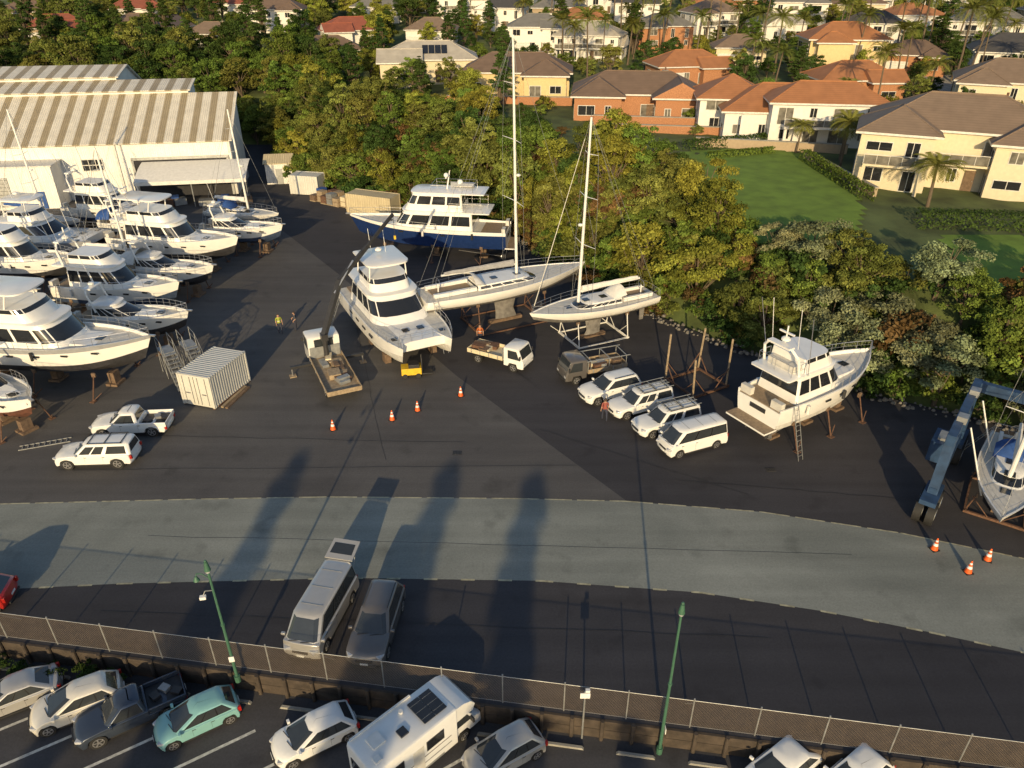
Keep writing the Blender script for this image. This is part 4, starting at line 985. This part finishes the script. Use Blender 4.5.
vehicle('white_van',11.6,39.5,203,'van',WPAINT,0,sc=.92)
vehicle('white_hatchback',73.5,128,65,'hatch',WPAINT,tz(73.5,128)+.1)
def flatbed(L,W,cab,bed,load=None,scale=1.,x=0,y=0,rot=0):
    mb=MB(); r=.36*scale; cw=W; cl=1.65*scale; ch=2.05*scale
    for wx in(.18*L,.82*L):
        for s in(-1,1): wheel(mb,wx,s*(W/2-.06),r,s,.26)
    for s in(-1,1): mb.box((L/2,s*.35,.62),(L*.96,.1,.18),DARK)
    x1=L;x0=L-cl; w=cw/2
    prof=[(x0,.5),(x0,ch-.06),(x0+.08,ch),(x1-.55,ch),(x1-.42,ch-.05),(x1-.08,1.15*scale),(x1,.95*scale),(x1,.45),(L*.82+r+.06,.45),(L*.82+.3,.78),(L*.82-.3,.78),(L*.82-r-.06,.5)]
    mb.rings([[(a-(.12 if abs(y_)==1 and a>x1-.2 else 0),y_*w,b-(.06 if abs(y_)==1 and b>1.6 else 0)) for a,b in prof] for y_ in(-1,-.9,.9,1)],cab,cap0=cab,cap1=cab)
    mb.panel((x1-.09,-w*.9,1.17*scale),(x1-.09,w*.9,1.17*scale),(x1-.41,w*.86,ch-.09),(x1-.41,-w*.86,ch-.09),.02,.98,.06,.92,GLASS2,.01,(1,0,.3))
    for s in(-1,1):
        mb.panel((x0+.35,s*w,1.15*scale),(x1-.3,s*w,1.15*scale),(x1-.55,s*w,ch-.2),(x0+.35,s*w,ch-.2),0,1,0,1,GLASS2,.008,(0,s,0))
        mb.box((x1-.03,s*w*.72,.75),(.08,.28,.16),LENS); mb.box((x1-.2,s*(w+.12),1.4*scale),(.08,.16,.3),DARK)
    mb.box((x1+.01,0,.5),(.08,W*.9,.16),DARK); mb.panel((x0,-w*.6,1.3*scale),(x0,w*.6,1.3*scale),(x0,w*.6,ch-.2),(x0,-w*.6,ch-.2),0,1,0,1,GLASS2,.01,(-1,0,0))
    bl=L-cl-.12; mb.box((bl/2,0,.86),(bl,W+.05,.1),bed)
    for s in(-1,1):
        mb.box((bl/2,s*(W/2+.02),1.03),(bl,.05,.26),bed)
        for q in range(4): mb.box((bl*(q+.5)/4,s*(W/2+.05),1.0),(.06,.04,.3),GALV)
    mb.box((.02,0,1.03),(.05,W,.26),bed); mb.box((bl-.02,0,1.35),(.06,W*.95,.9),GALV)
    if load:
        for q in range(load): mb.box((R.uniform(.5,bl-.5),R.uniform(-.5,.5),1.05),(R.uniform(.4,1.3),R.uniform(.3,.9),R.uniform(.2,.5)),R.choice([TIMBL,GALV,CREAM,TIMB,RUST]),R.uniform(-.3,.3))
    a=rad(rot); return mb,(x-math.cos(a)*L/2,y-math.sin(a)*L/2,0),a
m_,l_,a_=flatbed(4.9,1.8,WPAINT,CREAM,6,1.,-.9,50.9,-29); m_.build('flatbed_truck',l_,a_,bevel=.015)
m_,l_,a_=flatbed(5.0,1.8,DGREY,TIMBL,7,1.,6.0,48.8,200)
for s in(-1,1):
    for xx in(.1,1.5,3.): m_.cyl((xx,s*.85,.9),(xx,s*.85,1.8),.03,GALV,n=5)
    m_.box((1.6,s*.85,1.8),(3.6,.06,.06),GALV)
for xx in(.1,1.5,3.): m_.box((xx,0,1.8),(.06,1.7,.06),GALV)
m_.build('tradesman_flatbed_truck',l_,a_,bevel=.015)
m_,l_,a_=flatbed(8.2,2.4,WPAINT,TIMBL,14,1.25,-13.5,48.6,115)
bx=8.2-1.65*1.25-.6
m_.cyl((bx,0,.9),(bx,0,2.7),.2,DARK,.16,n=10); m_.box((bx,0,2.8),(.6,.5,.5),DARK)
ca,sa=math.cos(a_),math.sin(a_)
def loc(p): dx,dy=p[0]-l_[0],p[1]-l_[1]; return Vector((dx*ca+dy*sa,-dx*sa+dy*ca,p[2]))
k1=loc((-13.1,52.6,6.2)); tip=loc((-9.4,57.3,9.9)); b0=Vector((bx,0,2.9))
def beam(mb,a,b,w,h,mt,w2=None):
    a=Vector(a);b=Vector(b);d=(b-a).normalized();s=d.cross(Vector((0,0,1))).normalized();u=s.cross(d);k=(w2 or w)/w
    mb.rings([[a+s*w+u*h,a-s*w+u*h,a-s*w-u*h,a+s*w-u*h],[b+s*w*k+u*h*k,b-s*w*k+u*h*k,b-s*w*k-u*h*k,b+s*w*k-u*h*k]],mt,cap0=mt,cap1=mt)
beam(m_,b0,k1,.17,.22,DARK); beam(m_,k1,k1.lerp(tip,.5),.15,.19,DARK,.12); beam(m_,k1.lerp(tip,.4),tip,.09,.12,DARK); m_.cyl(b0+Vector((.3,.0,-.5)),b0.lerp(k1,.55),.08,STEEL)
m_.cyl(b0.lerp(k1,.7)+Vector((0,0,.3)),k1.lerp(tip,.25)+Vector((0,0,.25)),.07,STEEL); m_.cyl(tip,tip-Vector((0,0,1.8)),.02,DARK); m_.box(tuple(tip-Vector((0,0,1.9))),(.15,.15,.3),YEL)
for s in(-1,1): m_.box((bx,s*1.9,.75),(.25,1.8,.2),DARK); m_.cyl((bx,s*2.7,.75),(bx,s*2.7,.06),.06,STEEL); m_.box((bx,s*2.7,.05),(.5,.5,.08),TIMBL)
m_.build('crane_truck',l_,a_,bevel=.015)
# motorhome
mb=MB(); W_=2.25
for wx in(1.7,5.5):
    for s in(-1,1): wheel(mb,wx,s*(W_/2-.08),.36,s,.24)
def rr_box(x0,x1,w,z0,z1,mt,c=.12):
    rs=[]
    for z_,i in((z0,.0),(z1-c,.0),(z1-c*.3,c*.35),(z1,c)):
        rs.append([(x0+i,-w+c,z_),(x0+c,-w+i,z_),(x1-c,-w+i,z_),(x1-i,-w+c,z_),(x1-i,w-c,z_),(x1-c,w-i,z_),(x0+c,w-i,z_),(x0+i,w-c,z_)])
    mb.rings(rs,mt,cap0=mt,cap1=mt)
rr_box(0,5.1,W_/2,.5,3.0,WPAINT)
mb.rings([[(4.9,y,1.95),(4.9,y,2.97),(5.5,y,2.93),(6.0,y,2.72),(6.25,y,2.35),(6.1,y,2.0)] for y in(-W_/2+.04,-W_/2+.1,W_/2-.1,W_/2-.04)],WPAINT,cap0=WPAINT,cap1=WPAINT)
pr=[(4.95,.45),(4.95,1.99),(5.75,1.99),(6.3,1.28),(6.75,1.05),(6.82,.5),(5.5+.45,.45),(5.75,.78),(5.25,.78),(5.05,.5)]
mb.rings([[(a-(.15 if abs(f)>.95 and a>6.5 else 0),f*.98,b) for a,b in pr] for f in(-1,-.92,.92,1)],WPAINT,cap0=WPAINT,cap1=WPAINT)
mb.panel((6.27,-.85,1.3),(6.27,.85,1.3),(5.8,.8,1.93),(5.8,-.8,1.93),0,1,0.03,.97,GLASS2,.015,(1,0,.5))
for s in(-1,1):
    mb.panel((5.1,s*.98,1.25),(6.1,s*.98,1.25),(5.75,s*.98,1.85),(5.1,s*.98,1.85),0,1,0,1,GLASS2,.01,(0,s,0))
    for x_,z_,w_,h_ in((1.1,2.05,1.1,.6),(3.6,2.05,1.0,.6)): mb.box((x_,s*(W_/2+.005),z_),(w_+.1,.02,h_+.1),DARK); mb.box((x_,s*(W_/2+.01),z_),(w_,.03,h_),GLASS)
    mb.box((2.4,s*(W_/2+.004),1.0),(4.4,.012,.07),GALV); mb.box((2.4,s*(W_/2+.004),1.45),(4.4,.012,.05),DGREY)
    mb.box((6.74,s*.72,.85),(.08,.3,.2),LENS); mb.box((-.01,s*.95,.9),(.05,.14,.4),RED); mb.box((6.0,s*1.15,1.4),(.1,.25,.3),DARK)
    mb.box((2.5,s*(W_/2-.02),.56),(3.2,.06,.14),GALV)
mb.box((-.01,0,1.95),(.05,1.5,.7),DARK);mb.box((-.02,0,1.95),(.05,1.4,.62),GLASS); mb.box((-.02,0,.55),(.12,W_*.95,.2),GALV); mb.box((-.02,.0,.95),(.03,.4,.12),PLATE)
mb.box((2.55,-W_/2-.008,1.45),(.65,.02,1.75),OFFW); mb.box((6.84,0,.75),(.04,1.,.25),DARK); mb.box((6.85,0,.5),(.08,1.75,.18),DARK)
mb.box((1.1,.2,3.06),(.7,.7,.12),CANV);mb.box((2.3,-.3,3.05),(.45,.45,.1),GLASS);mb.box((.6,-.6,3.05),(.35,.35,.1),CANV);mb.cyl((2.9,.6,3.),(2.9,.6,3.14),.12,CANV,n=10)
for q in range(2):
    mb.box((3.7+q*.72,.0,3.05),(.68,1.4,.05),GLASS)
    for w_ in range(3): mb.box((3.7+q*.72,-.45+w_*.45,3.08),(.66,.012,.006),GALV)
mb.box((2.0,W_/2-.1,3.04),(3.6,.1,.1),CANV)
a=rad(44);o=mb.build('motorhome',(-3.75-math.cos(a)*2.8,19.0-math.sin(a)*2.8,ZP),a,smooth=30,bevel=.012);o.scale=(.8,.84,.82)

# ---------------------------------------------------------------- travel lift
mb=MB(); aL=rad(52); u=Vector((math.cos(aL),math.sin(aL),0)); v=Vector((math.sin(aL),-math.cos(aL),0))
O=Vector((23.5,32.8,0)); Ll=7.2;Wl=7.2;Hh=5.2
for s in(0,1):
    b=O+v*Wl*s
    for t in(0,1):
        f=b+u*Ll*t; sg=1 if t==0 else -1
        beam(mb,f+Vector((0,0,1.1)),f+u*.5*sg+Vector((0,0,Hh)),.26,.26,LBLUE)
        beam(mb,f+u*1.3*sg+Vector((0,0,1.5)),f+u*.9*sg+Vector((0,0,Hh-.3)),.1,.1,LBLUE)
        for q in(-.7,.7):
            for w2 in(-.32,.32):
                c=f+u*q+v*w2; mb.cyl(c-v*.2+Vector((0,0,.68)),c+v*.2+Vector((0,0,.68)),.68,BLACK,n=22); mb.cyl(c-v*.22+Vector((0,0,.68)),c+v*.22+Vector((0,0,.68)),.34,GALV,n=14)
                mb.cyl(c-v*.24+Vector((0,0,.68)),c+v*.24+Vector((0,0,.68)),.12,LBLUE,n=10)
        beam(mb,f-u*1.1+Vector((0,0,1.45)),f+u*1.1+Vector((0,0,1.45)),.42,.14,LBLUE)
    beam(mb,b-u*.2+Vector((0,0,1.75)),b+u*(Ll+.2)+Vector((0,0,1.75)),.18,.22,LBLUE); beam(mb,b-u*.3+Vector((0,0,Hh)),b+u*(Ll+.3)+Vector((0,0,Hh)),.22,.32,LBLUE)
    beam(mb,b+u*.5+Vector((0,0,1.8)),b+u*2.8+Vector((0,0,Hh-.2)),.1,.1,LBLUE)
    for t in(.25,.75):
        p=b+u*Ll*t+v*(.6 if s==0 else -.6)*1.
        mb.box(tuple(p-v*(.5 if s==0 else -.5)+Vector((0,0,Hh+.4))),(.6,.5,.4),GALV,aL)
        mb.cyl(p+Vector((0,0,Hh)),p+v*(1.6 if s==0 else -1.6)+Vector((0,0,1.3)),.05,CANV,n=4)
mb.box(tuple(O+u*Ll*.5-v*.5+Vector((0,0,2.5))),(1.8,1.1,1.3),LBLUE,aL); mb.box(tuple(O+u*Ll*.5-v*.5+Vector((0,0,3.2))),(1.0,.6,.2),GALV,aL)
beam(mb,O+u*Ll+Vector((0,0,Hh)),O+u*Ll+v*Wl+Vector((0,0,Hh)),.2,.3,LBLUE)
mb.build('travel_lift',smooth=30)
def cradle(name,x,y,rot,h=3.6,mt=RUST):
    mb=MB()
    for yy in(-1.5,1.5): mb.box((0,yy,.1),(3.8,.14,.16),mt)
    for xx in(-1.6,1.6):
        mb.box((xx,0,.22),(.14,3.2,.14),mt)
        for yy in(-1.5,1.5):
            mb.cyl((xx,yy,.1),(xx*1.05,yy*.92,h*R.uniform(.85,1.1)),.075,TIMBL,n=6); mb.cyl((xx,yy,1.6),(xx*.3,yy,.2),.04,mt,n=5); mb.cyl((xx,yy,1.4),(xx,yy*.3,.2),.04,mt,n=5)
    return mb.build(name,(x,y,0),rad(rot))
cradle('boat_cradle',13.6,47.6,30)
mb=MB()
for k in range(2):
    o=k*1.6
    for q in range(9): mb.box((q*.3,o,.25+q*.22),(.3,.9,.04),GALV)
    for s in(-.45,.45):
        beam(mb,(0,o+s,.1),(2.6,o+s,2.0),.03,.07,GALV); mb.pipe([(0,o+s,1.2),(2.6,o+s,3.1),(4.,o+s,3.1)],.02,GALV)
        for q in range(5): mb.cyl((q*.65,o+s,.2+q*.47),(q*.65,o+s,1.2+q*.47),.018,GALV,n=4)
        for xx in(2.6,4.): mb.cyl((xx,o+s,0),(xx,o+s,3.1),.025,GALV,n=5)
        mb.pipe([(2.6,o+s,2.6),(4,o+s,2.6)],.018,GALV); mb.cyl((2.6,o+s,.1),(4,o+s,2.),.018,GALV,n=4)
    mb.box((3.3,o,2.05),(1.4,.95,.05),GALV)
mb.build('boarding_stairs',(-22.6,47.6,0),rad(128))
mb=MB()
for s in(-.25,.25): mb.box((0,s,.03),(3.,.06,.06),GALV)
for q in range(9): mb.box((-1.3+q*.32,0,.04),(.05,.5,.04),GALV)
mb.build('ladder_on_ground',(-30.4,39.8,0),rad(20),smooth=0)
mb=MB()
for q in range(5): mb.box((0,q*.3,.07+.02*q),(3.0,.2,.12),[TIMB,TIMBL,RUST,TIMB,TIMB][q],R.uniform(-.08,.08))
mb.build('timber_planks',(-19.7,45.6,0),rad(75),smooth=0)
mb=MB();mb.box((0,0,.55),(1.5,.9,.55),YEL);mb.box((.2,0,.95),(.8,.8,.3),DARK);mb.box((1.1,0,.25),(1.,.7,.08),DARK);mb.cyl((.8,.3,.3),(.8,.3,1.6),.05,DARK);mb.cyl((.8,-.3,.3),(.8,-.3,1.6),.05,DARK)
for sx in(-.5,.5):
    for s in(-.45,.45): mb.cyl((sx,s-.08,.2),(sx,s+.08,.2),.2,BLACK,n=12)
mb.build('yellow_forklift',(-7.6,48.9,0),rad(10),bevel=.02)

# ---------------------------------------------------------------- cones, fence, lamps
def cone(x,y,z=0):
    mb=MB(); mb.box((0,0,.025),(.42,.42,.05),BLACK)
    for a,b,m in((0,.35,ORANGE),(.35,.55,REFL),(.55,.7,ORANGE),(.7,.82,REFL),(.82,1.,ORANGE)):
        mb.cyl((0,0,.05+.75*a),(0,0,.05+.75*b),.16*(1-a)+.03,m,.16*(1-b)+.03,n=14,caps=False)
    mb.cyl((0,0,.8),(0,0,.805),.03,BLACK,n=10)
    return mb.build('traffic_cone',(x,y,z),R.random()*3)
for p in [(-12,41.5),(-8.2,42.7),(-6.6,43.9),(-3.7,45.9),(22.6,29.9),(25,29.1),(23.5,28.2)]: cone(*p)
WIRE=mat('fence_wire',(.22,.17,.12),.6,.2); mb=MB(); sp=.10
fl=math.hypot(1,.15)
def fp(t,z): return (t/fl,fy(t/fl)+.15,z)
t=-55.
H_=1.6
while t<60:
    mb.cyl(fp(t,.05),fp(t+H_,H_+.05),.005,WIRE,n=3,caps=False); mb.cyl(fp(t+H_,.05),fp(t,H_+.05),.005,WIRE,n=3,caps=False); t+=sp
t=-55.
while t<60:
    p=fp(t,0); mb.cyl(p,(p[0],p[1],1.75),.03,GALV,n=7); mb.sph((p[0],p[1],1.76),.04,GALV,n=6)
    if int((t+55)/2.6)%6==0: mb.cyl((p[0],p[1]+.0,1.5),(p[0]+.05,p[1]+1.1,0),.025,GALV,n=5)
    t+=2.6
mb.cyl(fp(-55,1.66),fp(60,1.66),.014,GALV,n=5); mb.cyl(fp(-55,.08),fp(60,.08),.01,GALV,n=4)
mb.build('chain_link_fence',smooth=40)
def lamp(x,y,z,h,two=True,rot=0):
    mb=MB(); mb.cyl((0,0,0),(0,0,h*.5),.075,GREENP,.06,n=10); mb.cyl((0,0,h*.5),(0,0,h),.055,GREENP,.045,n=10); mb.cyl((0,0,0),(0,0,.35),.13,GREENP,n=10); mb.cyl((0,0,h*.5-.05),(0,0,h*.5+.05),.085,GREENP,n=10)
    mb.sph((0,0,h+.03),.06,GREENP,n=8)
    mb.cyl((.0,0,h-.02),(.0,0,h-.45),.07,GREENP,.13,n=12); mb.cyl((0,0,h-.45),(0,0,h-.55),.12,LENS,.09,n=12)
    if two:
        mb.pipe([(0,0,h*.78),(-.3,-.05,h*.79),(-.4,-.08,h*.76)],.022,GALV); mb.box((-.42,-.1,h*.75),(.24,.16,.13),WHITE); mb.pipe([(0,0,h-.9),(-.25,0,h-.6),(-.45,0,h-.55),(-.5,0,h-.75)],.022,GREENP); mb.cyl((-.5,0,h-.7),(-.5,0,h-.9),.05,GREENP,.13,n=10)
    mb.box((0,-.1,1.5),(.22,.03,.3),PLATE)
    return mb.build('street_lamp',(x,y,z),rot)
lamp(-12.0,21.6,-.0,7.0,True,.2);lamp(6.1,18.95,ZP+.0,8.6,False,1.6)
mb=MB();mb.cyl((0,0,0),(0,0,3.0),.04,GALV);mb.box((0,-.05,2.8),(.4,.03,.3),PLATE);mb.box((.1,0,3.05),(.18,.12,.12),WHITE);mb.build('sign_post',(2.95,19.6,ZP))
for i in range(6): put(BUSH[i%2],'low_shrub',-25+i*1.4,23.1-i*.21,.4,'drk',z=ZP)

# ---------------------------------------------------------------- people
SKIN=mat('skin',(.42,.25,.17),.6);HV=mat('hi_vis_yellow',(.30,.34,.04),.7);HVO=mat('hi_vis_orange',(.42,.12,.03),.7);TRO=mat('work_trousers',(.03,.035,.06),.85);HAIR=mat('hair',(.05,.035,.025),.8);SHIRT=mat('shirt_red',(.26,.07,.055),.8);DSH=mat('dark_work_shirt',(.04,.045,.06),.85)
def person(name,x,y,rot,shirt,stride=.12,arm=0.,z=0,vest=False):
    me=bpy.data.meshes.new(name); s=stride
    J=[((0,0,.95),.135),((0,0,1.12),.12),((0,0,1.32),.15),((0,0,1.46),.085),((.01,0,1.53),.055),
       ((s*.5,.1,.88),.1),((s,.11,.5),.07),((s*.9,.11,.1),.045),((s*.9+.14,.12,.045),.04),
       ((-s*.5,-.1,.88),.1),((-s*.8,-.11,.5),.07),((-s*1.2,-.11,.1),.045),((-s*1.2+.14,-.12,.045),.04),
       ((0,.19,1.42),.062),((-.04-s*.3,.25,1.15),.048),((.03+arm*.2,.26,.9+arm*.25),.033),
       ((0,-.19,1.42),.062),((-.02+s*.3,-.25,1.15),.048),((.08+arm*.25,-.24,.92+arm*.3),.033)]
    E=[(0,1),(1,2),(2,3),(3,4),(0,5),(5,6),(6,7),(7,8),(0,9),(9,10),(10,11),(11,12),(3,13),(13,14),(14,15),(3,16),(16,17),(17,18)]
    me.from_pydata([j[0] for j in J],E,[]); o=bpy.data.objects.new(name+'_tmp',me);COL.objects.link(o)
    o.modifiers.new('s','SKIN');o.modifiers.new('ss','SUBSURF').levels=1
    for v,j in zip(me.skin_vertices[0].data,J): v.radius=(j[1],j[1])
    me.skin_vertices[0].data[0].use_root=True
    dg=bpy.context.evaluated_depsgraph_get(); ev=bpy.data.meshes.new_from_object(o.evaluated_get(dg)); bpy.data.objects.remove(o)
    ev.materials.clear()
    for m in [shirt,TRO,SKIN,BLACK]: ev.materials.append(m)
    for p in ev.polygons:
        c=p.center; i=0
        if c.z<.11: i=3
        elif c.z<.96 and abs(c.y)<.2: i=1
        elif c.z>1.49: i=2
        elif abs(c.y)>.2 and c.z<1.18: i=2
        p.material_index=i;p.use_smooth=True
    e=empty(name,(x,y,z),rad(rot)); b=bpy.data.objects.new('body',ev);COL.objects.link(b);b.parent=e
    mb=MB(); mb.sph((.02,0,1.64),.095,SKIN,n=14,sz=1.25); mb.cyl((.11,0,1.63),(.135,0,1.615),.018,SKIN,.012,n=6)
    for q in(-1,1): mb.sph((.1,q*.035,1.65),.012,BLACK,n=6); mb.sph((.015,q*.097,1.635),.022,SKIN,n=6)
    mb.box((.108,0,1.585),(.012,.045,.01),RED)
    mb.sph((-.0,0,1.675),.103,HAIR,n=14,sz=1.0)
    for (hx,hy,hz) in (J[15][0],J[18][0]):
        mb.sph((hx+.01,hy,hz-.05),.038,SKIN,n=8,sz=1.3)
        for f in range(4): mb.cyl((hx+.03-f*.018,hy,hz-.08),(hx+.04-f*.018,hy*.97,hz-.16+abs(f-1.5)*.01),.009,SKIN,.007,n=5)
        mb.cyl((hx+.035,hy*.98,hz-.04),(hx+.07,hy*.93,hz-.09),.01,SKIN,.008,n=5)
    if vest: mb.cyl((0,0,1.16),(0,0,1.2),.158,REFL,.16,n=14,caps=False)
    mb.build('head_and_hands',parent=e,smooth=60)
person('yard_worker',-19.5,56.2,-60,HV,.1,vest=True);person('yard_worker',-18.3,56.7,200,DSH,.02,.6);person('man_by_cars',6.3,42.6,100,SHIRT,.16);person('yard_worker',-2.6,54.2,-90,HVO,.1,vest=True)

# ---------------------------------------------------------------- light, sky, camera
el=rad(15.5); az=rad(5.5)
d=Vector((math.sin(az)*math.cos(el),math.cos(az)*math.cos(el),-math.sin(el)))
su=bpy.data.lights.new('sun','SUN');su.energy=5.0;su.angle=rad(.5);su.color=(1,.76,.42)
so=bpy.data.objects.new('sun',su);COL.objects.link(so);so.rotation_euler=d.to_track_quat('-Z','Y').to_euler();so.location=(0,-50,60)
w=bpy.data.worlds.new('World');scene.world=w;w.use_nodes=True;n=w.node_tree.nodes
sky=n.new('ShaderNodeTexSky');sky.sky_type='NISHITA';sky.sun_disc=False;sky.sun_elevation=el;sky.sun_rotation=rad(185.5)
w.node_tree.links.new(sky.outputs[0],n['Background'].inputs[0]);n['Background'].inputs[1].default_value=.15
cam=bpy.data.cameras.new('camera');co=bpy.data.objects.new('camera',cam);COL.objects.link(co)
co.location=(0,0,27.5);co.rotation_euler=(rad(60),0,0);cam.sensor_width=36;cam.lens=26.02;cam.clip_end=5000;cam.clip_start=.5
scene.camera=co
scene.view_settings.view_transform='Standard';scene.view_settings.look='None';scene.view_settings.exposure=0
print('trees',len(pts),'objs',len(bpy.data.objects))
